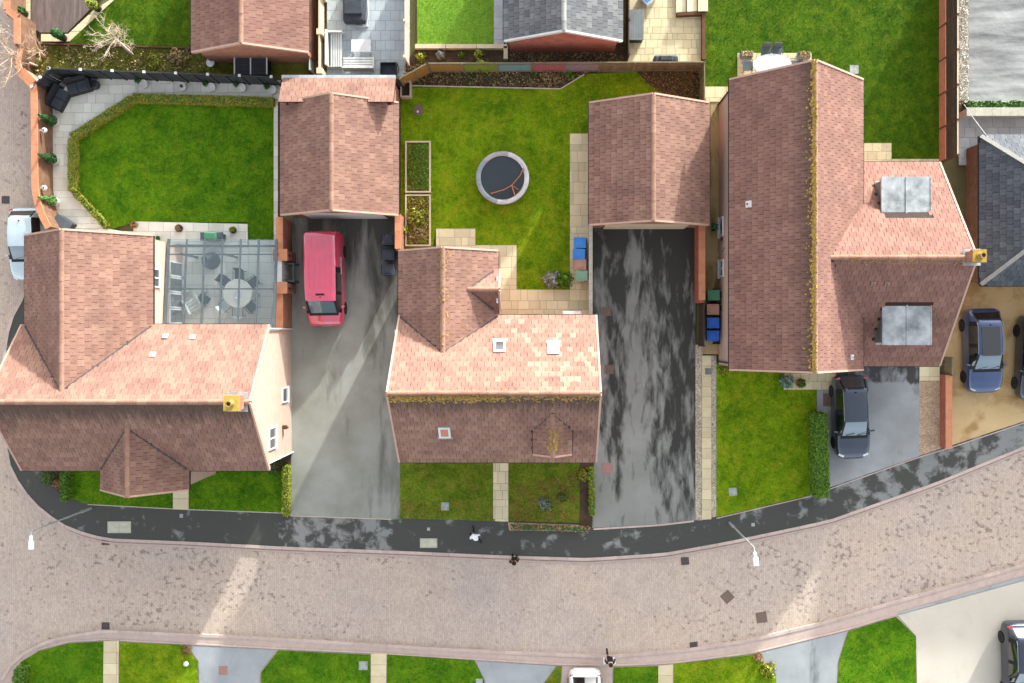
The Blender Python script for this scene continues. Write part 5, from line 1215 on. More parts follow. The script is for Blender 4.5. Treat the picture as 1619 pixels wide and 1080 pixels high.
# ------------------------------------------------------------------ vehicles
def crv(a, b, c, d, t):
    return 0.5*((2*b) + (-a+c)*t + (2*a-5*b+4*c-d)*t*t + (-a+3*b-3*c+d)*t**3)
def loft(keys, ns=4, nr=3):
    Y = np.array([k[0] for k in keys]); P = np.array([k[1] for k in keys], float)     # stations x 7 x 2
    rows = []; tags = []
    K = len(keys)
    for i in range(K-1):
        for s in range(ns):
            t = s/ns; a, b, c, d = P[max(i-1,0)], P[i], P[i+1], P[min(i+2,K-1)]
            lin = b + (c-b)*t; sm = crv(a, b, c, d, t); rows.append((Y[i] + (Y[i+1]-Y[i])*t, lin*0.55 + sm*0.45)); tags.append((i, s))
    rows.append((Y[-1], P[-1]))
    ring = []; rt = []
    for y, p in rows:
        q = []
        for j in range(6):
            for s in range(nr):
                t = s/nr; a, b, c, d = p[max(j-1,0)], p[j], p[j+1], p[min(j+2,6)]
                q.append((b + (c-b)*t)*0.5 + crv(a, b, c, d, t)*0.5)
                if len(rt) < 6*nr: rt.append((j, s))
        q.append(p[6]); ring.append((y, np.array(q)))
    return ring, tags, rt
def car(name, label, cat, loc, rz, keys, paintm, glass, wheels, opt):
    root = thing(name, label, cat, loc); root.rotation_euler = (0, 0, rz)
    ring, tags, rt = loft(keys); n = len(rt); V = []
    for y, q in ring:
        V.append([(x, y, z) for x, z in q] + [(-x, y, z) for x, z in q[::-1][1:]])
    m = len(V[0]); groups = {'body': MB(), 'windscreen': MB(), 'rear_window': MB(), 'side_l': MB(), 'side_r': MB(), 'trim': MB()}
    def cls(i, s, j, sub):
        ws, rw, sd = opt['ws'], opt['rw'], opt['side']
        if i == ws and j >= 4 and not (j == 4 and sub == 0): return 'windscreen'
        if i == rw and j >= 4 and not (j == 4 and sub == 0) and s > 0: return 'rear_window'
        if i in sd and j == 3:
            if i == ws and s < 1: return 'trim'
            if i == sd[-1] and s == 3: return 'trim'
            if i == sd[1] and s == 2: return 'trim'
            return 'side'
        if j == 0 or (j == 1 and sub == 0): return 'trim'
        if i == ws-1 and s == 3 and j >= 4: return 'trim'
        if i == ws and j == 4 and sub == 0: return 'trim'
        if i == rw and j == 4 and sub == 0: return 'trim'
        return 'body'
    for r in range(len(V)-1):
        i, s = tags[r]
        for k in range(m):
            k2 = (k+1) % m
            kk = k if k < n else 2*n-1-k
            if k >= 2*n: continue
            j, sub = rt[kk]; g = cls(i, s, j, sub)
            if g == 'side': g = 'side_r' if k < n else 'side_l'
            quad = [V[r][k], V[r][k2], V[r+1][k2], V[r+1][k]]
            groups[g].add(quad[::-1] if True else quad, [(0,1,2,3)])
    for r in (0, -1): groups['body'].add(V[r], [tuple(range(m)) if r == 0 else tuple(range(m-1,-1,-1))])
    def done(key, nm, mat_, sm=True):
        g = groups[key]
        if not g.v: return None
        o = g.build(nm, M[mat_], root, local=True, smooth=sm)
        bm = bmesh.new(); bm.from_mesh(o.data); bmesh.ops.remove_doubles(bm, verts=bm.verts, dist=1e-4); bmesh.ops.recalc_face_normals(bm, faces=bm.faces); bm.to_mesh(o.data); bm.free()
        o.data.polygons.foreach_set('use_smooth', [True]*len(o.data.polygons)); return o
    body = done('body', 'body', paintm); done('trim', 'sill_trim', 'trim'); done('windscreen', 'windscreen', glass); done('rear_window', 'rear_window', opt.get('rg', 'carglass_dark'))
    done('side_l', 'side_window', 'carglass_dark'); done('side_r', 'side_window', 'carglass_dark')
    yf, yr_, wx, wr = wheels
    for y in (yf, yr_):
        for sx in (-1, 1):
            R = Matrix.Rotation(sx*math.pi/2, 3, 'Y')
            ty = MB().lathe((sx*(wx-0.11), y, wr), [(wr*0.6,0),(wr*0.93,0),(wr,0.03),(wr,0.19),(wr*0.93,0.22),(wr*0.62,0.22)], 22, R).build('wheel', M['rubber'], root, local=True, smooth=False)
            rim = MB().lathe((sx*(wx-0.0), y, wr), [(wr*0.6,0),(wr*0.62,0.1),(wr*0.55,0.112),(wr*0.5,0.09),(0.05,0.1)], 18, R); rim.build('rim', M['alloy'], ty, local=True)
    hw = opt['hl']
    for sx in (-1, 1):
        MB().obox((sx*hw[0], hw[1], hw[2]), hw[3], sx*hw[4]).build('headlight', M['lens'], root, local=True, bevel=0.03)
        tl = opt['tl']; MB().obox((sx*tl[0], tl[1], tl[2]), tl[3], -sx*tl[4]).build('tail_light', M['lens_red'], root, local=True, bevel=0.02)
        mi = opt['mirror']; w = MB(); w.obox((sx*(mi[0]+0.1), mi[1], mi[2]), (0.2, 0.09, 0.14), sx*0.2); w.obox((sx*(mi[0]), mi[1], mi[2]-0.03), (0.12, 0.05, 0.05)); w.build('wing_mirror', M[opt.get('mm', paintm)], root, local=True, bevel=0.025)
    e = opt['grille']; MB().obox((0, e[0], e[1]), (e[2], 0.05, e[3])).build('grille', M['trim'], root, local=True)
    MB().obox((0, e[0]-0.03, e[1]-0.12), (0.5, 0.03, 0.11)).build('number_plate', M['white'], root, local=True)
    if opt.get('rails'):
        for sx in (-1, 1): MB().tube([(sx*opt['rails'][0], opt['rails'][1], opt['rails'][3]-0.03), (sx*opt['rails'][0], opt['rails'][1]+0.15, opt['rails'][3]+0.03), (sx*opt['rails'][0], opt['rails'][2]-0.15, opt['rails'][3]+0.02), (sx*opt['rails'][0], opt['rails'][2], opt['rails'][3]-0.06)], 0.02, 6).build('roof_rail', M['alloy'], root, local=True)
    if opt.get('sunroof'):
        sr = opt['sunroof']; MB().obox((0, sr[0], sr[1]), (sr[2], sr[3], 0.02)).build('roof_glass', M['carglass_dark'], root, local=True)
    MB().lathe((0, opt['ant'][0], opt['ant'][1]), [(0.04,0),(0.03,0.03),(0.012,0.08)], 8).build('aerial', M['trim'], root, local=True)
    if opt.get('wiper'):
        wi = opt['wiper']
        for sx in (-0.45, 0.15): MB().bar((sx, wi[0], wi[1]), (sx+0.45, wi[0]+0.1, wi[1]+0.07), 0.02, 0.02).build('wiper', M['trim'], root, local=True)
    return root
def suv(hs=1.0, ws=1.0, L=1.0):
    k = [(-2.22, [(0,.25),(.46,.25),(.52,.45),(.49,.62),(.40,.68),(.24,.70),(0,.70)]),
     (-2.14, [(0,.22),(.66,.22),(.73,.48),(.69,.70),(.54,.77),(.32,.80),(0,.81)]),
     (-1.95, [(0,.2),(.81,.2),(.87,.5),(.81,.80),(.64,.87),(.35,.90),(0,.91)]),
     (-1.6, [(0,.2),(.88,.2),(.92,.55),(.87,.90),(.70,.97),(.35,1.0),(0,1.01)]),
     (-0.95, [(0,.2),(.89,.2),(.93,.6),(.88,1.0),(.74,1.06),(.40,1.09),(0,1.10)]),
     (-0.2, [(0,.2),(.89,.2),(.93,.6),(.89,1.02),(.66,1.52),(.38,1.57),(0,1.58)]),
     (0.6, [(0,.2),(.89,.2),(.93,.6),(.89,1.04),(.67,1.56),(.38,1.61),(0,1.62)]),
     (1.55, [(0,.2),(.88,.2),(.92,.6),(.87,1.06),(.63,1.50),(.36,1.55),(0,1.56)]),
     (2.0, [(0,.25),(.84,.25),(.88,.6),(.82,1.0),(.70,1.06),(.38,1.08),(0,1.09)]),
     (2.14, [(0,.27),(.76,.27),(.81,.6),(.76,.9),(.64,.97),(.34,.99),(0,1.0)]),
     (2.22, [(0,.3),(.58,.3),(.63,.6),(.6,.8),(.48,.86),(.28,.88),(0,.88)])]
    return [(y*L, [(x*ws, z*hs) for x, z in p]) for y, p in k]
SUVO = dict(ws=4, rw=7, side=(4,5,6), hl=(0.64,-1.99,0.76,(0.3,0.14,0.13),0.45), tl=(0.7,2.03,0.9,(0.2,0.16,0.2),0.4), mirror=(0.87,-0.72,1.06), grille=(-2.18,0.55,0.9,0.2), ant=(1.35,1.6), wiper=(-0.93,1.1))
g = G(1543, 554)
car('parked_car', 'steel blue car parked on the buff resin drive', 'car', (g.x, g.y, 0.12), 0.03, suv(1.0, 1.0, 1.0), 'paint_blue', 'carglass', (-1.36,1.36,0.85,0.34), dict(SUVO, rails=(0.66,-0.1,1.5,1.6), sunroof=(0.5,1.618,0.95,1.5)))
g = G(1338, 657)
car('parked_car', 'dark slate car parked beside the tall clipped hedge', 'car', (g.x, g.y, 0.12), 0.04, suv(0.97, 0.97, 0.99), 'paint_slate', 'carglass', (-1.36,1.36,0.82,0.33), dict(SUVO, rails=(0.64,-0.1,1.5,1.55)))
g = G(55, 388)
car('parked_car', 'pale silver car parked by the curved brick wall', 'car', (g.x, g.y, 0.02), 0.02, suv(0.93, 0.95, 0.86), 'paint_silver', 'carglass', (-1.18,1.18,0.8,0.31), dict(SUVO, hl=(0.62,-1.78,0.7,(0.3,0.14,0.13),0.45), tl=(0.7,1.76,0.85,(0.2,0.16,0.2),0.4), mirror=(0.82,-0.62,0.98), grille=(-1.87,0.5,0.8,0.16), ant=(1.15,1.48), wiper=(-0.8,1.02)))
g = G(1626, 565)
car('parked_car', 'dark navy car cut off at the right edge of the buff drive', 'car', (g.x, g.y, 0.12), -0.04, suv(1.0, 1.0, 1.02), 'paint_navy', 'carglass', (-1.38,1.38,0.85,0.34), SUVO)
g = G(1604, 1042)
car('parked_car', 'dark navy estate car on the cream concrete at the bottom right', 'car', (g.x, g.y, 0.12), 0.03, suv(0.95, 0.97, 1.0), 'paint_navy', 'carglass', (-1.36,1.36,0.82,0.33), dict(SUVO, rails=(0.64,-0.1,1.5,1.52)))
g = G(924, 1117)
car('parked_car', 'white car reaching into the bottom edge on the paved bay', 'car', (g.x, g.y, 0.12), 0.0, suv(0.95, 0.95, 1.0), 'paint_white', 'carglass', (-1.36,1.36,0.8,0.32), dict(SUVO, hl=(0.62,-2.05,0.7,(0.3,0.14,0.13),0.45), tl=(0.7,2.0,0.86,(0.2,0.16,0.2),0.4), mirror=(0.82,-0.7,1.0), ant=(1.35,1.53)))
VK = [(-2.42, [(0,.28),(.62,.28),(.74,.5),(.68,.78),(.52,.84),(.3,.86),(0,.87)]),
 (-2.3, [(0,.22),(.82,.22),(.89,.55),(.83,.92),(.66,.99),(.36,1.02),(0,1.03)]),
 (-1.75, [(0,.2),(.91,.2),(.95,.6),(.92,1.05),(.78,1.14),(.42,1.18),(0,1.19)]),
 (-1.15, [(0,.2),(.92,.2),(.96,.7),(.93,1.12),(.78,1.84),(.42,1.89),(0,1.90)]),
 (-0.5, [(0,.2),(.92,.2),(.96,.7),(.94,1.14),(.80,1.90),(.42,1.95),(0,1.96)]),
 (0.6, [(0,.2),(.92,.2),(.96,.7),(.94,1.15),(.81,1.91),(.42,1.96),(0,1.97)]),
 (2.2, [(0,.2),(.92,.2),(.96,.7),(.93,1.15),(.80,1.90),(.42,1.94),(0,1.95)]),
 (2.4, [(0,.24),(.9,.24),(.94,.7),(.9,1.12),(.76,1.84),(.42,1.88),(0,1.89)]),
 (2.46, [(0,.3),(.84,.3),(.88,.7),(.85,1.1),(.72,1.7),(.4,1.76),(0,1.77)])]
g = G(520, 444)
van = car('red_van', 'crimson red van parked on the left driveway facing the road', 'van', (g.x, g.y, 0.12), 0.02, VK, 'paint_red', 'carglass', (-1.5,1.5,0.87,0.34),
    dict(ws=2, rw=7, side=(2,3,4), hl=(0.72,-2.24,0.82,(0.26,0.16,0.16),0.5), tl=(0.86,2.4,1.0,(0.08,0.1,0.5),0.0), mirror=(0.9,-1.45,1.2), grille=(-2.4,0.7,1.0,0.18), ant=(-0.95,1.93), wiper=(-1.7,1.2), rg='carglass_dark'))
for i in range(4): MB().obox((-0.45+i*0.3, 1.85, 1.955), (0.14, 0.62, 0.022)).build('roof_rib', M['paint_red'], van, local=True, bevel=0.008)
for i in range(5): MB().obox((-0.56+i*0.28, 0.35, 1.97), (0.05, 1.6, 0.018)).build('roof_rib', M['paint_red'], van, local=True)
MB().obox((0.0, -0.82, 1.945), (0.45, 0.1, 0.02)).build('roof_vent', M['trim'], van, local=True)
MB().obox((0.955, 0.7, 1.2), (0.02, 0.9, 0.1)).build('side_badge', M['white'], van, local=True)

# ------------------------------------------------------------------ wheelie bins
def wheelie(label, px, mk, rz, group, lidm=None, z0=0.15):
    p = G(*px); t = thing('wheelie_bin', label, 'bin', (p.x, p.y, z0), group=group); t.rotation_euler = (0,0,rz)
    def taper(z0_, z1_, a, b, c, d): 
        m = MB(); m.add([(-a/2,-b/2,z0_),(a/2,-b/2,z0_),(a/2,b/2,z0_),(-a/2,b/2,z0_),(-c/2,-d/2,z1_),(c/2,-d/2,z1_),(c/2,d/2,z1_),(-c/2,d/2,z1_)], [(0,3,2,1),(4,5,6,7),(0,1,5,4),(1,2,6,5),(2,3,7,6),(3,0,4,7)]); return m
    taper(0.06, 0.98, 0.46, 0.48, 0.56, 0.6).build('body', M[mk], t, local=True, bevel=0.03)
    l = MB(); l.obox((0,0.0,1.01), (0.55,0.64,0.05)); l.obox((0,-0.03,1.045), (0.36,0.4,0.03)); lid = l.build('lid', M[lidm or mk], t, local=True, bevel=0.012)
    MB().tube([(-0.25,0.36,1.0),(0.25,0.36,1.0)], 0.02, 8).build('handle', M['black'], t, local=True)
    for sx in (-1,1): MB().lathe((sx*0.22,0.26,0.1), [(0.06,-0.02),(0.1,-0.02),(0.1,0.03),(0.06,0.03)], 14, Matrix.Rotation(math.pi/2,3,'Y')).build('wheel', M['rubber'], t, local=True)
gq = 'bins beside the sandstone path'
wheelie('upper bright blue wheelie bin beside the wet driveway wall', (915.5,387), 'bin_blue', -math.pi/2, gq)
wheelie('lower bright blue wheelie bin next to the pinkish brown bin', (914,404.5), 'bin_blue', -math.pi/2-0.05, gq)
wheelie('pinkish brown wheelie bin between blue and sage green bins', (916,421), 'bin_brown', -math.pi/2, gq)
wheelie('sage green wheelie bin at the end of the bins by the shrubs', (918,438), 'bin_green', -math.pi/2, gq)
gq = 'bins against the right house'
wheelie('dark green wheelie bin against the right house wall', (1122,468), 'bin_green2', -math.pi/2, gq)
wheelie('brown wheelie bin below the dark green bin by the right house', (1121,490), 'bin_brown', -math.pi/2, gq)
wheelie('upper royal blue wheelie bin by the right house', (1121,511), 'bin_blue2', -math.pi/2, gq)
wheelie('lower royal blue wheelie bin by the right house', (1121,531), 'bin_blue2', -math.pi/2, gq)
for i, (y, w) in enumerate(((382,'topmost'),(406,'middle'),(429,'lowest'))): wheelie(f'{w} of three slate grey wheelie bins beside the middle house wall', (619,y), 'cushion', math.pi/2, 'grey bins on the van driveway', z0=0.12)
p = G(1126, 478); t = thing('bin_screen', 'low black bin store rail beside the dark green bin', 'bin store', (p.x, p.y, 0.12))
for y in (458, 480, 502, 522, 543): q = G(1134, y); MB().box(q.x-0.28, q.x+0.05, q.y-0.03, q.y+0.03, 0.12, 0.6).build('divider', M['black'], t)
for y in (465, 486): q = G(1136, y); MB().box(q.x-0.06, q.x+0.14, q.y-0.16, q.y+0.1, 0.5, 0.95).build('meter_box', M['black'], t, bevel=0.02)

# ------------------------------------------------------------------ street lamps
def lamp(label, px, head):
    p = G(*px); t = thing('street_lamp', label, 'street lamp', (p.x, p.y, 0.1), group='street lamps')
    MB().tube([(p.x,p.y,0.1),(p.x,p.y,1.1)], 0.075, 12).build('base_column', M['galv'], t)
    MB().tube([(p.x,p.y,1.1),(p.x,p.y,1.15),(p.x,p.y,5.75)], [0.07,0.05,0.038], 12).build('column', M['galv'], t)
    d = Vector((head[0], head[1], 0)).normalized(); e = Vector((p.x,p.y,5.75))
    MB().tube([e, e + Vector((0,0,0.12)) + d*0.03, e + d*0.22 + Vector((0,0,0.16))], 0.032, 8).build('bracket', M['galv'], t)
    a = e + d*0.2 + Vector((0,0,0.16)); ang = math.atan2(d.y, d.x) - math.pi/2
    m = MB(); m.obox(a + d*0.14, (0.15,0.28,0.1), ang); m.obox(a + d*0.46, (0.25,0.42,0.085), ang); hd = m.build('lamp_head', M['lamp_white'], t, bevel=0.03)
    MB().obox(a + d*0.46 - Vector((0,0,0.055)), (0.2,0.34,0.03), ang).build('lens', M['lens'], hd)
lamp('tall street lamp at the pavement by the left house', (145,803), (0.0,-1)); lamp('tall street lamp at the pavement near the right front lawn', (1153,826), (0.12,-1))

# ------------------------------------------------------------------ covers in the ground
def cover(label, px, w, h, m, rz=0.0, z=0.12, name='manhole_cover', cat='manhole cover', group=None, split=1):
    p = G(*px); t = thing(name, label, cat, (p.x,p.y,z-0.02), group=group); t.rotation_euler = (0,0,rz); f = MB(); e = 0.035
    f.box(-w/2,w/2,-h/2,-h/2+e,-0.02,0.02); f.box(-w/2,w/2,h/2-e,h/2,-0.02,0.02); f.box(-w/2,-w/2+e,-h/2+e,h/2-e,-0.02,0.02); f.box(w/2-e,w/2,-h/2+e,h/2-e,-0.02,0.02)
    f.build('frame', M[m], t, local=True)
    for k in range(split):
        a = -w/2+e+0.006 + k*(w-2*e-0.006)/split; b = -w/2+e + (k+1)*(w-2*e-0.006)/split - 0.004
        q = MB(); q.box(a,b,-h/2+e+0.006,h/2-e-0.006,-0.02,0.012); q.obox(((a+b)/2,0,0.016),(0.05,0.12,0.012)); q.build('lid', M[m], t, local=True)
cover('upper brown manhole cover on the wet driveway', (959,492.5), 0.5,0.5,'manhole', z=0.124); cover('middle brown manhole cover on the wet driveway', (963,584), 0.5,0.5,'manhole', z=0.124); cover('pink manhole cover on the wet driveway near the front lawn', (960,740), 0.58,0.58,'manhole_pink', z=0.124)
cover('cream double access cover on the left pavement', (190,833), 1.25,0.62,'cover_cream', z=0.115, split=2); cover('cream concrete access cover on the middle pavement', (678,858), 0.92,0.5,'cover_cream', z=0.115)
cover('dark gully grate by the kerb near the left street lamp', (167,856.5), 0.4,0.34,'gully', z=0.03); cover('dark gully grate by the far kerb at bottom left', (167,990), 0.42,0.4,'gully', z=0.02); cover('dark gully grate by the kerb near the right street lamp', (1083,887), 0.42,0.4,'gully', 0.1, z=0.03); cover('dark gully grate by the far kerb near bottom right path', (1097,1021), 0.42,0.4,'gully', 0.12, z=0.02); cover('dark gully grate on the road above the silver car', (9,316), 0.42,0.4,'gully', z=0.02)
cover('diamond-turned manhole cover in the right road', (1150,943.5), 0.55,0.55,'manhole', 0.72, z=0.02); cover('square manhole cover in the right road below the diamond one', (1204,976), 0.56,0.56,'manhole', 0.15, z=0.02)
cover('grey square cover on the left front lawn of the middle house', (704,800), 0.42,0.42,'cover_grey', z=0.15); cover('grey square cover on the right house front lawn', (1158,777), 0.42,0.42,'cover_grey', 0.1, z=0.15); cover('grey square cover on the right house back lawn', (1349,111), 0.46,0.46,'cover_grey', z=0.15)
cover('grey square cover on the bottom lawn beside the path', (575,1051), 0.46,0.46,'cover_grey', z=0.15); cover('pinkish cover on the bottom left pale driveway', (354,1059), 0.46,0.46,'manhole_pink', z=0.124); cover('small grey stopcock cover on the middle pavement', (678,836), 0.16,0.16,'cover_grey', z=0.115, name='stopcock_cover'); cover('small grey stopcock cover on the left pavement', (288,815), 0.18,0.2,'cover_grey', z=0.115, name='stopcock_cover'); cover('small grey stopcock cover on the right pavement', (1190,829), 0.18,0.18,'cover_grey', z=0.115, name='stopcock_cover'); cover('square grey cover on the slab path beside the right front lawn', (1119,587), 0.34,0.34,'lead_dark', z=0.17); cover('dull pink block patch on the dark slate car drive', (1307,632), 0.45,0.7,'manhole', z=0.125); cover('round-cornered grey cover on the bottom lawn at its driveway edge', (758,1077), 0.36,0.36,'cover_grey', z=0.15)
p = G(662,175); t = thing('stone_disc', 'round stone slab with a small white ornament on the trampoline lawn', 'stone', (p.x,p.y,0.13))
MB().lathe((p.x,p.y,0.13), [(0.28,0),(0.29,0.03),(0.27,0.05)], 20).build('slab', M['manhole'], t); MB().lathe((p.x-0.03,p.y-0.1,0.18), [(0.06,0),(0.07,0.06),(0.03,0.1),(0.04,0.14),(0.01,0.17)], 10).build('ornament', M['white'], t)

# ------------------------------------------------------------------ trampoline
p = G(794.5, 281, 0.8); t = thing('trampoline', 'round trampoline with white padded rim on the middle lawn', 'trampoline', (p.x,p.y,0.13)); cx, cy = p.x, p.y
MB().lathe((cx,cy,0.0), [(1.2,0.74),(1.2,0.752),(0.02,0.745),(0.02,0.735)], 40).build('jump_mat', M['mat_black'], t)
for i in range(6):
    a0, a1 = 6.283*i/6 + 0.3, 6.283*(i+1)/6 + 0.29; m = MB(); n = 8; vs = []
    for k in range(n+1):
        a = a0 + (a1-a0)*k/n; c, s = math.cos(a), math.sin(a); wob = 0.012*math.sin(k*2.1+i)
        for r, z in ((1.15,0.755),(1.16,0.80+wob),(1.26,0.83+wob),(1.38,0.81),(1.41,0.77),(1.37,0.74)): vs.append((cx+r*c, cy+r*s, z))
    m.add(vs, [(k*6+j, k*6+(j+1)%6, (k+1)*6+(j+1)%6, (k+1)*6+j) for k in range(n) for j in range(6)] + [tuple(range(6)), tuple(range(n*6+5,n*6-1,-1))])
    m.build('rim_pad', M[('pad_white','pad_lilac','pad_grey','pad_grey','pad_white','pad_white')[i]], t, smooth=False)
for i in range(6):
    a = 6.283*i/6; c, s = math.cos(a), math.sin(a); MB().tube([(cx+1.36*c,cy+1.36*s,0.74),(cx+1.38*c,cy+1.38*s,0.15)], 0.025, 8).build('leg', M['galv'], t)
rg = MB(); rg.tube([(cx+1.38*math.cos(6.283*i/32), cy+1.38*math.sin(6.283*i/32), 0.72) for i in range(33)], 0.028, 6); rg.build('frame_ring', M['galv'], t)
q = [G(828,265,0.85), G(822,278,0.9), G(809,293,0.95), G(797,300,0.92), G(776,306,0.86)]
MB().tube(q, 0.022, 6).build('net_pole', M['rust'], t); MB().tube([G(809,293,0.95), G(814,309,0.88)], 0.028, 6).build('net_pole', M['rust'], t); MB().tube([G(809,293,0.95), G(820,300,0.87)], 0.016, 6).build('net_pole', M['rust'], t)
nm = MB(); v0 = q + [G(826,300,0.84), G(800,318,0.84), G(780,312,0.84), G(829,280,0.84)]
nm.add([tuple(x + Vector((0,0,0.005))) for x in (q[0],q[1],q[2],q[3],q[4],v0[7],v0[6],v0[5],v0[8])], [(0,1,8),(1,2,5+2,8),(2,3,6,7),(3,4,5,6)]); nm.build('safety_net', M['net'], t)

# ------------------------------------------------------------------ garden furniture
def sofa(label, px, rz, L, D, arms):
    p = G(*px); t = thing('rattan_sofa', label, 'sofa', (p.x,p.y,0.16), group='black rattan sofa'); t.rotation_euler = (0,0,rz)
    MB().box(-L/2,L/2,-D/2,D/2,0.02,0.32).build('base', M['rattan'], t, local=True, bevel=0.02); MB().box(-L/2,L/2,D/2-0.16,D/2,0.321,0.8).build('backrest', M['rattan'], t, local=True, bevel=0.02)
    if arms: MB().box(arms*L/2-0.09,arms*L/2+0.09,-D/2,D/2-0.17,0.321,0.6).build('armrest', M['rattan'], t, local=True, bevel=0.02)
    for k in range(2): w = (L-0.2)/2; MB().box(-L/2+0.06+k*(w+0.02),-L/2+0.06+k*(w+0.02)+w,-D/2+0.02,D/2-0.18,0.325,0.47).build('cushion', M['cushion'], t, local=True, bevel=0.03)
sofa('black rattan sofa section along the charcoal fence', (131,140), 0.27, 1.25, 0.75, 1); sofa('black rattan sofa section standing at an angle beside the curved wall', (101,159), 1.08, 1.25, 0.75, 0)
p = G(155,137); t = thing('side_table', 'round dark planter tub at the end of the rattan sofa', 'tub', (p.x,p.y,0.16)); MB().lathe((p.x,p.y,0.16), [(0.2,0),(0.24,0.1),(0.24,0.42),(0.2,0.45),(0.18,0.4)], 20).build('tub', M['cushion'], t); MB().lathe((p.x,p.y,0.58), [(0.19,0),(0.05,0.02)], 16).build('lid', M['black'], t)
p = G(112,146); t = thing('corner_table', 'small glass corner table between the rattan sofa sections', 'table', (p.x,p.y,0.16)); MB().prism([(p.x-0.28,p.y-0.2),(p.x+0.25,p.y-0.15),(p.x+0.1,p.y+0.3)],0.5,0.53).build('table_top', M['greyslab'], t); MB().box(p.x-0.12,p.x+0.12,p.y-0.1,p.y+0.12,0.16,0.5).build('base', M['rattan'], t)
# round table and chairs under the canopy
p = G(377,464,0.74); t = thing('round_table', 'round pale table under the glass canopy', 'table', (p.x,p.y,0.16)); tx, ty = p.x, p.y
MB().lathe((tx,ty,0.86), [(0.74,0),(0.76,0.015),(0.76,0.03),(0.02,0.032)], 36).build('table_top', M['greyslab'], t); MB().lathe((tx,ty,0.16), [(0.35,0),(0.3,0.04),(0.06,0.08),(0.06,0.7)], 16).build('pedestal', M['metal_grey'], t)
t2 = thing('tray', 'white tray on the round table under the canopy', 'tray', (tx,ty-0.1,0.89)); MB().lathe((tx,ty-0.1,0.893), [(0.18,0),(0.24,0.03),(0.23,0.03),(0.17,0.01)], 20).build('tray', M['white'], t2)
def chair(label, x, y, rz, gp, cm='cushion', fm='metal_grey', z0=0.16):
    t = thing('garden_chair', label, 'chair', (x,y,z0), group=gp); t.rotation_euler = (0,0,rz)
    MB().box(-0.25,0.25,-0.24,0.24,0.4,0.45).build('seat', M[cm], t, local=True, bevel=0.015)
    m = MB(); m.add([(-0.24,-0.24,0.45),(0.24,-0.24,0.45),(0.21,-0.36,0.9),(-0.21,-0.36,0.9),(-0.24,-0.27,0.45),(0.24,-0.27,0.45),(0.21,-0.39,0.9),(-0.21,-0.39,0.9)],[(0,1,2,3),(7,6,5,4),(0,4,5,1),(1,5,6,2),(2,6,7,3),(3,7,4,0)]); m.build('backrest', M[cm], t, local=True)
    for sx in (-1,1):
        for sy in (-1,1): MB().tube([(sx*0.23,sy*0.22,0.4),(sx*0.25,sy*0.25,0)],0.016,6).build('leg', M[fm], t, local=True)
        MB().tube([(sx*0.27,-0.26,0.62),(sx*0.28,0.2,0.64),(sx*0.27,0.22,0.42)],0.018,6).build('armrest', M[fm], t, local=True)
dirs = [('top',90,'cushion'),('upper right',38,'cushion'),('lower right',-48,'cushion'),('bottom',-92,'white_matt'),('lower left',-138,'white_matt'),('upper left',140,'cushion')]
for nm_, a, cm in dirs:
    a = math.radians(a); chair(f'{"white" if cm != "cushion" else "dark"} chair at the {nm_} side of the round canopy table', tx+0.95*math.cos(a), ty+0.95*math.sin(a), a+math.pi/2, 'chairs round the canopy table', cm)
for i, (px, py) in enumerate(((300,460),(327,459),(409,466))):
    q = G(px,py); t = thing('lantern', ('left','middle','right')[i] + ' small white lantern on the canopy terrace floor', 'lantern', (q.x,q.y,0.16), group='white lanterns on the terrace'); MB().lathe((q.x,q.y,0.16), [(0.1,0),(0.13,0.02),(0.12,0.3),(0.05,0.36)], 12).build('body', M['white_matt'], t); MB().tube([(q.x-0.06,q.y,0.5),(q.x,q.y,0.58),(q.x+0.06,q.y,0.5)],0.01,5).build('handle', M['galv'], t)
q = G(311,482); t = thing('lounge_chair', 'white reclining lounge chair under the left of the canopy', 'chair', (q.x,q.y,0.16)); t.rotation_euler = (0,0,0.5)
for k in range(4): MB().box(-0.35,0.35,-0.35+k*0.18,-0.35+k*0.18+0.13,0.3,0.34).build('slat', M['white_matt'], t, local=True)
for sx in (-1,1): MB().box(sx*0.38-0.04,sx*0.38+0.04,-0.4,0.42,0.0,0.5).build('side_frame', M['white_matt'], t, local=True)
q = G(327,473); t = thing('footstool', 'dark square footstool beside the white lounge chair', 'stool', (q.x,q.y,0.16)); t.rotation_euler = (0,0,-0.6); MB().box(-0.26,0.26,-0.22,0.22,0.3,0.42).build('cushion', M['cushion'], t, local=True, bevel=0.03); MB().box(-0.22,0.22,-0.18,0.18,0,0.3).build('base', M['rattan'], t, local=True)
q = G(337,413); t = thing('egg_chair', 'round hanging egg chair at the upper left under the canopy', 'chair', (q.x,q.y,0.16))
for k in range(7): MB().tube([(q.x+(0.16+0.04*k)*math.cos(6.283*i/20), q.y+(0.16+0.04*k)*math.sin(6.283*i/20), 1.25-0.14*k if k < 4 else 0.75-0.09*(k-4)) for i in range(21)], 0.022, 5).build('wicker_ring', M['metal_grey'], t)
MB().lathe((q.x,q.y,0.5), [(0.05,0),(0.28,0.04),(0.3,0.12),(0.1,0.14)], 18).build('cushion', M['cushion'], t); MB().lathe((q.x,q.y,0.16), [(0.45,0),(0.46,0.03),(0.42,0.05)], 24).build('base', M['metal_grey'], t)
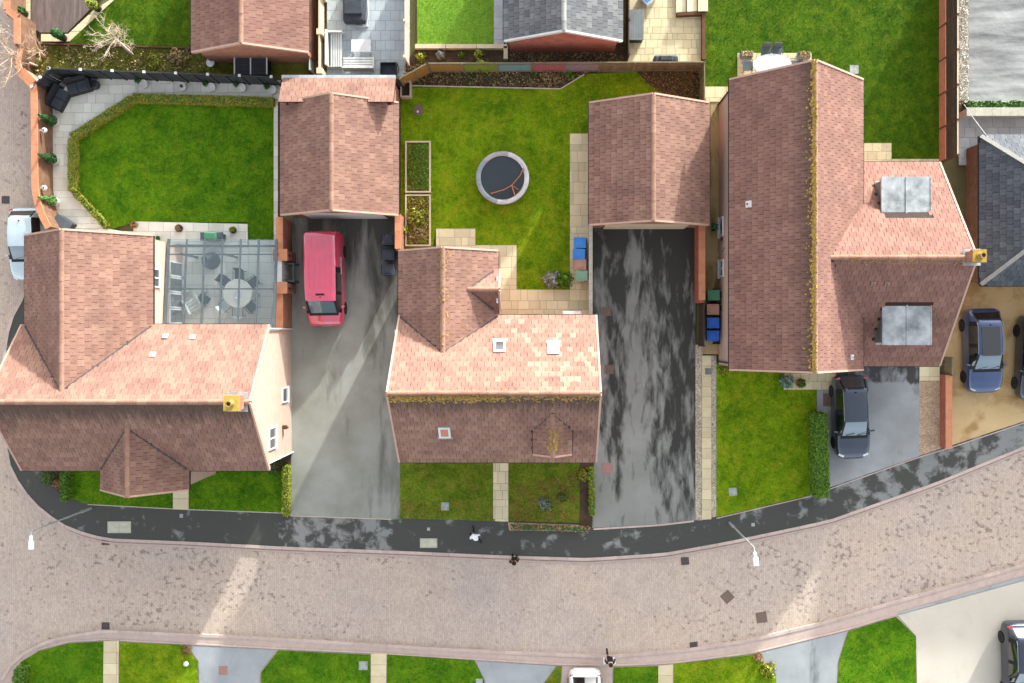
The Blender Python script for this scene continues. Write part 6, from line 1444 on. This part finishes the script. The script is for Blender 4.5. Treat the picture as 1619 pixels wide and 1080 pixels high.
q = G(345,377); t = thing('barbecue', 'green-lidded barbecue on the terrace above the canopy', 'barbecue', (q.x,q.y,0.27)); MB().box(q.x-0.6,q.x+0.6,q.y-0.22,q.y+0.22,0.95,1.0).build('side_shelf', M['metal_grey'], t); MB().box(q.x-0.34,q.x+0.3,q.y-0.2,q.y+0.2,1.001,1.25).build('lid', M['bin_green2'], t, bevel=0.06); MB().box(q.x-0.5,q.x+0.5,q.y-0.18,q.y+0.18,0.27,0.95).build('cabinet', M['metal_grey'], t); MB().tube([(q.x-0.2,q.y-0.24,1.1),(q.x+0.2,q.y-0.24,1.1)],0.015,6).build('handle', M['galv'], t)
q = G(104,355); t = thing('storage_box', 'grey storage box tucked by the curved wall and house gable', 'storage box', (q.x,q.y,0.16)); MB().obox((q.x+0.2,q.y,0.45),(0.9,0.5,0.56),-0.6).build('body', M['cushion'], t, bevel=0.02); MB().obox((q.x+0.2,q.y,0.76),(0.96,0.56,0.05),-0.6).build('lid', M['metal_grey'], t)
# top yard
a, b = G(520,110), G(545,55); t = thing('slatted_bench', 'long upright white slatted bench in the blue grey yard', 'bench', (a.x,a.y,0.16), group='white slatted benches')
for k in range(5): MB().box(a.x+0.22+k*0.125,a.x+0.22+k*0.125+0.085,a.y,b.y-0.1,0.5,0.54).build('slat', M['white_matt'], t)
MB().box(a.x,a.x+0.1,a.y,b.y,0.2,0.95).build('backrest', M['white_matt'], t); MB().box(a.x,b.x,b.y-0.09,b.y,0.2,0.75).build('end_frame', M['white_matt'], t); MB().box(a.x+0.11,b.x,a.y,a.y+0.07,0.2,0.49).build('end_frame', M['white_matt'], t); MB().box(a.x+0.2,b.x,(a.y+b.y)/2-0.03,(a.y+b.y)/2+0.03,0.44,0.49).build('crossbar', M['white_matt'], t)
a, b = G(546,115), G(594,95); t = thing('slatted_bench', 'sideways white slatted bench below the white table', 'bench', (a.x,a.y,0.16), group='white slatted benches')
for k in range(4): MB().box(a.x,b.x-0.06,b.y-0.1-k*0.14,b.y-k*0.14-0.01,0.5,0.54).build('slat', M['white_matt'], t)
MB().box(a.x,b.x,a.y,a.y+0.08,0.2,0.9).build('backrest', M['white_matt'], t); MB().box(b.x-0.06,b.x,a.y+0.08,b.y,0.2,0.6).build('end_frame', M['white_matt'], t)
for k in range(4): MB().box(a.x+k*0.5+0.02,a.x+k*0.5+0.07,a.y+0.08,b.y,0.44,0.49).build('crossbar', M['white_matt'], t)
a, b = G(555,82,0.6), G(586,62,0.6); t = thing('coffee_table', 'white rectangular coffee table in the blue grey yard', 'table', (a.x,a.y,0.16)); MB().box(a.x,b.x,a.y,b.y,0.55,0.6).build('table_top', M['white'], t, bevel=0.01)
for x in (a.x+0.05,b.x-0.05):
    for y in (a.y+0.05,b.y-0.05): MB().box(x-0.035,x+0.035,y-0.035,y+0.035,0.16,0.55).build('leg', M['white'], t)
a, b = G(541,33,0.9), G(575,-30,0.9); t = thing('covered_lounger', 'charcoal covered garden swing seat at the top edge', 'covered furniture', (a.x,a.y,0.16)); m = MB(); m.box(a.x,b.x,a.y,b.y,0.2,0.8); m.build('cover', M['cover'], t, bevel=0.12); MB().box(a.x+0.08,b.x-0.08,a.y+0.35,b.y,0.801,0.95).build('cover_top', M['cover'], t, bevel=0.05)
MB().tube([(b.x+0.02,a.y,0.2),(b.x+0.12,a.y+0.6,0.22),(b.x+0.02,b.y,0.2)],0.03,6).build('frame_rail', M['white'], t); MB().tube([(a.x+0.6,a.y-0.06,0.2),(b.x+0.12,a.y-0.05,0.2)],0.035,6).build('frame_rail', M['white'], t)
a, b = G(602,119,0.4), G(627,100,0.4); t = thing('planter_trough', 'black trough planter with handle beside the pinkish fence', 'planter', (a.x,a.y,0.16))
for q in ((a.x,b.x,a.y,a.y+0.05),(a.x,b.x,b.y-0.05,b.y)): MB().box(*q,0.16,0.6).build('side', M['black'], t)
for q in ((a.x,a.x+0.05),(b.x-0.05,b.x)): MB().box(q[0],q[1],a.y+0.05,b.y-0.05,0.16,0.6).build('side', M['black'], t)
MB().box(a.x+0.05,b.x-0.05,a.y+0.05,b.y-0.05,0.16,0.35).build('soil', M['cover'], t); MB().tube([(b.x+0.1,a.y+0.05,0.6),(b.x+0.16,a.y+0.3,0.62),(b.x+0.05,b.y,0.6)],0.02,6).build('handle', M['black'], t)
# coop beside the top garage
a, b = G(371,118,1.0), G(422,87,1.0); t = thing('coop', 'black slatted roof box with white frame below the top brown garage', 'coop', (a.x,a.y,0.12)); MB().box(a.x+0.03,b.x-0.03,a.y+0.03,b.y-0.03,0.12,0.98).build('body', M['black'], t)
for k in range(7):
    yy = a.y + (b.y-a.y)*k/7
    for xa, xb in ((a.x+0.06,(a.x+b.x)/2-0.04),((a.x+b.x)/2+0.04,b.x-0.06)): MB().box(xa,xb,yy+0.01,yy+(b.y-a.y)/7-0.01,0.99,1.02).build('slat', M['fence_dark'], t)
for xx in (a.x,(a.x+b.x)/2,b.x): MB().box(xx-0.035,xx+0.035,a.y,b.y,1.0,1.05).build('frame_bar', M['white'], t)
MB().box(a.x+0.036,(a.x+b.x)/2-0.036,b.y-0.05,b.y,1.0,1.045).build('frame_bar', M['white'], t); MB().box((a.x+b.x)/2+0.036,b.x-0.036,b.y-0.05,b.y,1.0,1.045).build('frame_bar', M['white'], t)
q = G(337,103); t = thing('plastic_tub', 'small white and dark plastic tub left of the black coop', 'tub', (q.x,q.y,0.12)); MB().lathe((q.x,q.y,0.12),[(0.14,0),(0.2,0.3),(0.22,0.3),(0.22,0.34),(0.16,0.32)],14).build('tub', M['white'], t); MB().lathe((q.x,q.y,0.4),[(0.15,0),(0.02,0.03)],12).build('contents', M['cover'], t)
# sandstone patio at top right of centre
a, b = G(995,62,0.8), G(1017,16,0.8); t = thing('storage_box', 'blue grey slatted storage box on the buff sandstone patio', 'storage box', (a.x,a.y,0.16)); MB().box(a.x,b.x,a.y,b.y,0.16,0.74).build('body', M['black'], t, bevel=0.02)
for k in range(6): w = (b.x-a.x+0.06)/6; MB().box(a.x-0.03+k*w,a.x-0.03+(k+1)*w-0.008,a.y-0.03,b.y+0.03,0.745,0.8).build('lid_board', M['lead_dark'], t)
a, b = G(1034,99,0.9), G(1073,86,0.9); t = thing('covered_barbecue', 'covered charcoal barbecue against the fence on the buff patio', 'barbecue', (a.x,a.y,0.16)); MB().box(a.x,b.x,a.y,b.y,0.16,0.85).build('cover', M['cover'], t, bevel=0.12); MB().box(a.x+0.3,b.x-0.3,a.y+0.06,b.y-0.06,0.8,1.0).build('hood', M['cover'], t, bevel=0.07)
q = G(1024,0,0.5); t = thing('water_table', 'blue and white tilted box at the top edge of the buff patio', 'box', (q.x,q.y,0.16)); MB().obox((q.x,q.y+0.15,0.4),(0.7,0.7,0.45),0.7).build('body', M['white'], t, bevel=0.03); MB().obox((q.x,q.y+0.2,0.64),(0.55,0.55,0.03),0.7).build('lid', M['bin_blue'], t)
for i in range(3):
    a, b = G(1068+i*16.5,23), G(1083+i*16.5,-30); t = thing('stone_step', ('left','middle','right')[i] + ' large sandstone step slab at the top of the buff patio', 'step', (a.x,a.y,0.16), group='large step slabs'); MB().box(a.x,b.x,a.y,b.y,0.16+0.0,0.3+i*0.12).build('riser', M['joint'], t); MB().box(a.x-0.01,b.x+0.01,a.y-0.02,b.y,0.3+i*0.12,0.35+i*0.12).build('tread', M['sand'], t)
# oval table behind the right house
p = G(1220,103,0.75); t = thing('oval_table', 'large oval blue grey garden table behind the right house', 'table', (p.x,p.y,0.16)); m = MB(); N_ = 36; pr = [(p.x+1.02*math.cos(6.283*i/N_), p.y+0.55*math.sin(6.283*i/N_)) for i in range(N_)]; m.prism(pr,0.87,0.91); m.build('table_top', M['blueslab'], t)
for sx in (-1,1):
    for sy in (-1,1): MB().tube([(p.x+sx*0.6,p.y+sy*0.3,0.87),(p.x+sx*0.7,p.y+sy*0.36,0.16)],0.025,8).build('leg', M['metal_grey'], t)
px_, py_ = p.x, p.y
for lab, dx, dy, rz in (('upper left',-0.27,0.72,math.pi),('upper right',0.3,0.72,math.pi),('left end',-1.2,0.0,-math.pi/2),('right end',1.2,0.05,math.pi/2)): chair(f'grey chair at the {lab} of the oval garden table', px_+dx, py_+dy, rz, 'chairs round the oval table', 'metal_grey')
for lab,(x,y) in (('left',(1178,90)),('right',(1268,91))):
    q = G(x,y); t = thing('planter_trough', f'grey wicker planter trough {lab} of the oval table', 'planter', (q.x,q.y,0.16), group='wicker planters'); MB().box(q.x-0.32,q.x+0.32,q.y-0.17,q.y+0.17,0.16,0.5).build('trough', M['lead_dark'], t, bevel=0.02); MB().box(q.x-0.28,q.x+0.28,q.y-0.13,q.y+0.13,0.5,0.51).build('soil', M['soil'], t)
    P = np.column_stack([RNG.uniform(q.x-0.28,q.x+0.28,130),RNG.uniform(q.y-0.14,q.y+0.14,130),RNG.uniform(0.5,0.7,130)]); V,F = leaf_cloud(P,np.tile([0,0,1.0],(130,1)),0.05); np_mesh('foliage',V,F,M['straw'],t)
a, b = G(1524,165,1.8), G(1562,217,2.4); tag(MB().tube([a,(a+b)/2-Vector((0,0,0.05)),b],0.018,6).build('cable', M['white']), 'thin white cable from the tall brown fence to the slate roof', 'cable')
q = G(1134,358,0.6); t = thing('hose_reel', 'teal and black hose reel beside the right house window', 'hose reel', (q.x-0.1,q.y,0.12)); MB().lathe((q.x-0.12,q.y,0.5),[(0.2,-0.12),(0.22,-0.1),(0.12,-0.09),(0.12,0.09),(0.22,0.1),(0.2,0.12)],16,Matrix.Rotation(math.pi/2,3,'X')).build('drum', M['bin_green2'], t); MB().box(q.x-0.22,q.x-0.02,q.y-0.2,q.y+0.2,0.12,0.3).build('base', M['black'], t)
# seats at the top left road corner
a, b = G(0,44,1.0), G(26,60,1.0); tag(MB().bar(a,b,0.06,0.06).build('handrail', M['white']), 'white rail at the top left corner beside the wall', 'rail')
q = G(296,1048); t = thing('garden_ornament', 'small white stone on the bottom left lawn edge', 'stone', (q.x,q.y,0.13)); MB().lathe((q.x,q.y,0.13),[(0.12,0),(0.15,0.05),(0.12,0.12),(0.03,0.16)],9).build('stone', M['white_matt'], t)
q = G(656,522); t = thing('hanging_light', 'small white and black wall light at the left corner of the middle house', 'wall light', (q.x-1.2,q.y,0.12))
bpy.data.objects.remove(t)
q = G(627,525,1.6); t = thing('wall_light', 'small white wall light beside the van driveway on the middle house', 'wall light', (q.x,q.y,1.5)); MB().lathe((q.x,q.y,1.5),[(0.1,0),(0.14,0.03),(0.1,0.12),(0.04,0.16)],12).build('shade', M['white'], t); MB().box(q.x,q.x+0.5,q.y-0.03,q.y+0.03,1.6,1.66).build('bracket', M['black'], t)

# ------------------------------------------------------------------ people
def person(label, px, rz, J, mats, mfn, hair=True):
    """J: joint name -> (x,y,z,r); one continuous skin surface, faces coloured by region."""
    p = G(*px); t = thing('person', label, 'person', (p.x,p.y,0.1)); t.rotation_euler = (0,0,rz)
    E = [('pelvis','waist'),('waist','chest'),('chest','neck'),('neck','head'),('head','crown'),('chest','shl'),('shl','ell'),('ell','wrl'),('wrl','hal'),('chest','shr'),('shr','elr'),('elr','wrr'),('wrr','har'),('pelvis','hil'),('hil','knl'),('knl','anl'),('anl','tol'),('pelvis','hir'),('hir','knr'),('knr','anr'),('anr','tor')]
    for side in 'lr':
        w, h = Vector(J['wr'+side][:3]), Vector(J['ha'+side][:3]); d = (h-w).normalized(); s = d.cross(Vector((0,0,1))); s = s.normalized() if s.length > 1e-3 else Vector((1,0,0))
        for k in range(4):
            a = h + s*(k-1.5)*0.02; bend = d + Vector((0,0,-0.35)); 
            J[f'f{k}a{side}'] = (*(a+d*0.03),0.009); J[f'f{k}b{side}'] = (*(a+bend*(0.06+0.012*(k in (1,2)))),0.008); E += [('ha'+side,f'f{k}a{side}'),(f'f{k}a{side}',f'f{k}b{side}')]
        th = w.lerp(h,0.5) + s*0.045; J['th'+side] = (*th,0.01); J['ti'+side] = (*(th+d*0.04+s*0.01),0.009); E += [('ha'+side,'th'+side),('th'+side,'ti'+side)]
    names = list(J); idx = {n: i for i, n in enumerate(names)}
    me = bpy.data.meshes.new('body'); me.from_pydata([J[n][:3] for n in names], [(idx[a],idx[b]) for a,b in E], []); o = bpy.data.objects.new('body', me); col.objects.link(o)
    sk = o.modifiers.new('skin','SKIN'); 
    for n in names:
        v = me.skin_vertices[0].data[idx[n]]; r = J[n][3]; v.radius = (r, r) if not hasattr(r,'__len__') else r; v.use_root = (n == 'pelvis')
    ss = o.modifiers.new('sub','SUBSURF'); ss.levels = 1; ss.render_levels = 1
    dg = bpy.context.evaluated_depsgraph_get(); me2 = bpy.data.meshes.new_from_object(o.evaluated_get(dg)); bpy.data.objects.remove(o)
    me2.materials.clear()
    for m in mats: me2.materials.append(M[m])
    for f in me2.polygons:
        c = f.center; n = min(J, key=lambda k: (Vector(J[k][:3])-c).length); f.material_index = mfn(n, c); f.use_smooth = True
    b = link('body', me2, None, t)
    h = Vector(J['head'][:3])
    if hair:
        hm = MB(); hm.lathe(h+Vector((0,0.01,0.0)), [(0.115,0.0),(0.118,0.05),(0.1,0.11),(0.06,0.145),(0.01,0.155)], 14); hm.build('hair', M['hair'], t, local=True, smooth=True)
    f = MB()
    for sx in (-1,1): f.lathe(h+Vector((sx*0.035,-0.1,0.02)),[(0.003,-0.01),(0.012,0),(0.003,0.01)],8)
    f.build('eyes', M['black'], t, local=True); MB().lathe(h+Vector((0,-0.115,-0.02)),[(0.018,-0.02),(0.012,0.01),(0.004,0.03)],8).build('nose', M['skin'], t, local=True)
    return t
def joints(lean=0.0, stride=0.2, arm=0.15):
    L = lean
    return {'pelvis':(0,0,0.95,(0.15,0.11)),'waist':(0,-L*0.3,1.1,(0.14,0.1)),'chest':(0,-L*0.75,1.34,(0.17,0.11)),'neck':(0,-L*0.98,1.5,0.055),'head':(0,-L*1.1-0.01,1.62,0.1),'crown':(0,-L*1.15,1.72,0.085),
     'shl':(0.18,-L*0.85,1.42,0.065),'ell':(0.25,-L*0.6+arm*0.4,1.15,0.045),'wrl':(0.24,-L*0.5-arm*0.6,0.93,0.033),'hal':(0.23,-L*0.5-arm*0.9,0.86,0.032),
     'shr':(-0.18,-L*0.85,1.42,0.065),'elr':(-0.25,-L*0.6-arm*0.1,1.15,0.045),'wrr':(-0.24,-L*0.5+arm*0.1,0.93,0.033),'har':(-0.23,-L*0.5+arm*0.15,0.86,0.032),
     'hil':(0.09,0,0.9,0.095),'knl':(0.1,-stride*0.7,0.5,0.065),'anl':(0.1,-stride,0.09,0.045),'tol':(0.11,-stride-0.17,0.04,0.04),
     'hir':(-0.09,0,0.9,0.095),'knr':(-0.1,stride*0.25,0.5,0.065),'anr':(-0.1,stride,0.12,0.045),'tor':(-0.11,stride-0.15,0.04,0.04)}
def region(n):
    if n[:2] in ('hi','kn'): return 'legs'
    if n[:2] in ('an','to'): return 'feet'
    if n in ('head','crown','neck'): return 'head'
    if n[:2] in ('wr','ha','th','ti') or n[0] == 'f': return 'hand'
    return 'top'
mm = {'top':0,'legs':1,'feet':2,'head':3,'hand':3}
person('person in a white hooded jacket and navy trousers walking on the pavement', (755,846), math.pi+0.25, joints(0.34,0.42,0.2), ['cloth_white','cloth_navy','cloth_navy','cloth_white'], lambda n,c: mm[region(n)] if region(n) != 'hand' else 1, hair=False)
person('person in dark brown clothes standing in the road by the kerb', (814,876), 0.2, joints(0.06,0.08,0.1), ['cloth_brown','cloth_black','cloth_black','skin'], lambda n,c: mm[region(n)])
person('person in black with pale bags crossing the footway above the white car', (962,1030), 0.0, joints(0.1,0.24,0.25), ['cloth_black','cloth_black','cloth_black','skin'], lambda n,c: mm[region(n)])
for i, sx in enumerate((-1,1)):
    q = G(962,1030); x = q.x + sx*0.26; t = thing('carrier_bag', ('left','right')[i] + ' white carrier bag held by the person in black', 'bag', (x,q.y-0.3,0.4), group='carrier bags'); MB().box(x-0.06,x+0.06,q.y-0.42,q.y-0.16,0.42,0.8).build('bag', M['cloth_white'], t, bevel=0.03); MB().tube([(x,q.y-0.4,0.8),(x,q.y-0.3,0.9),(x,q.y-0.18,0.8)],0.012,5).build('handle', M['cloth_white'], t)
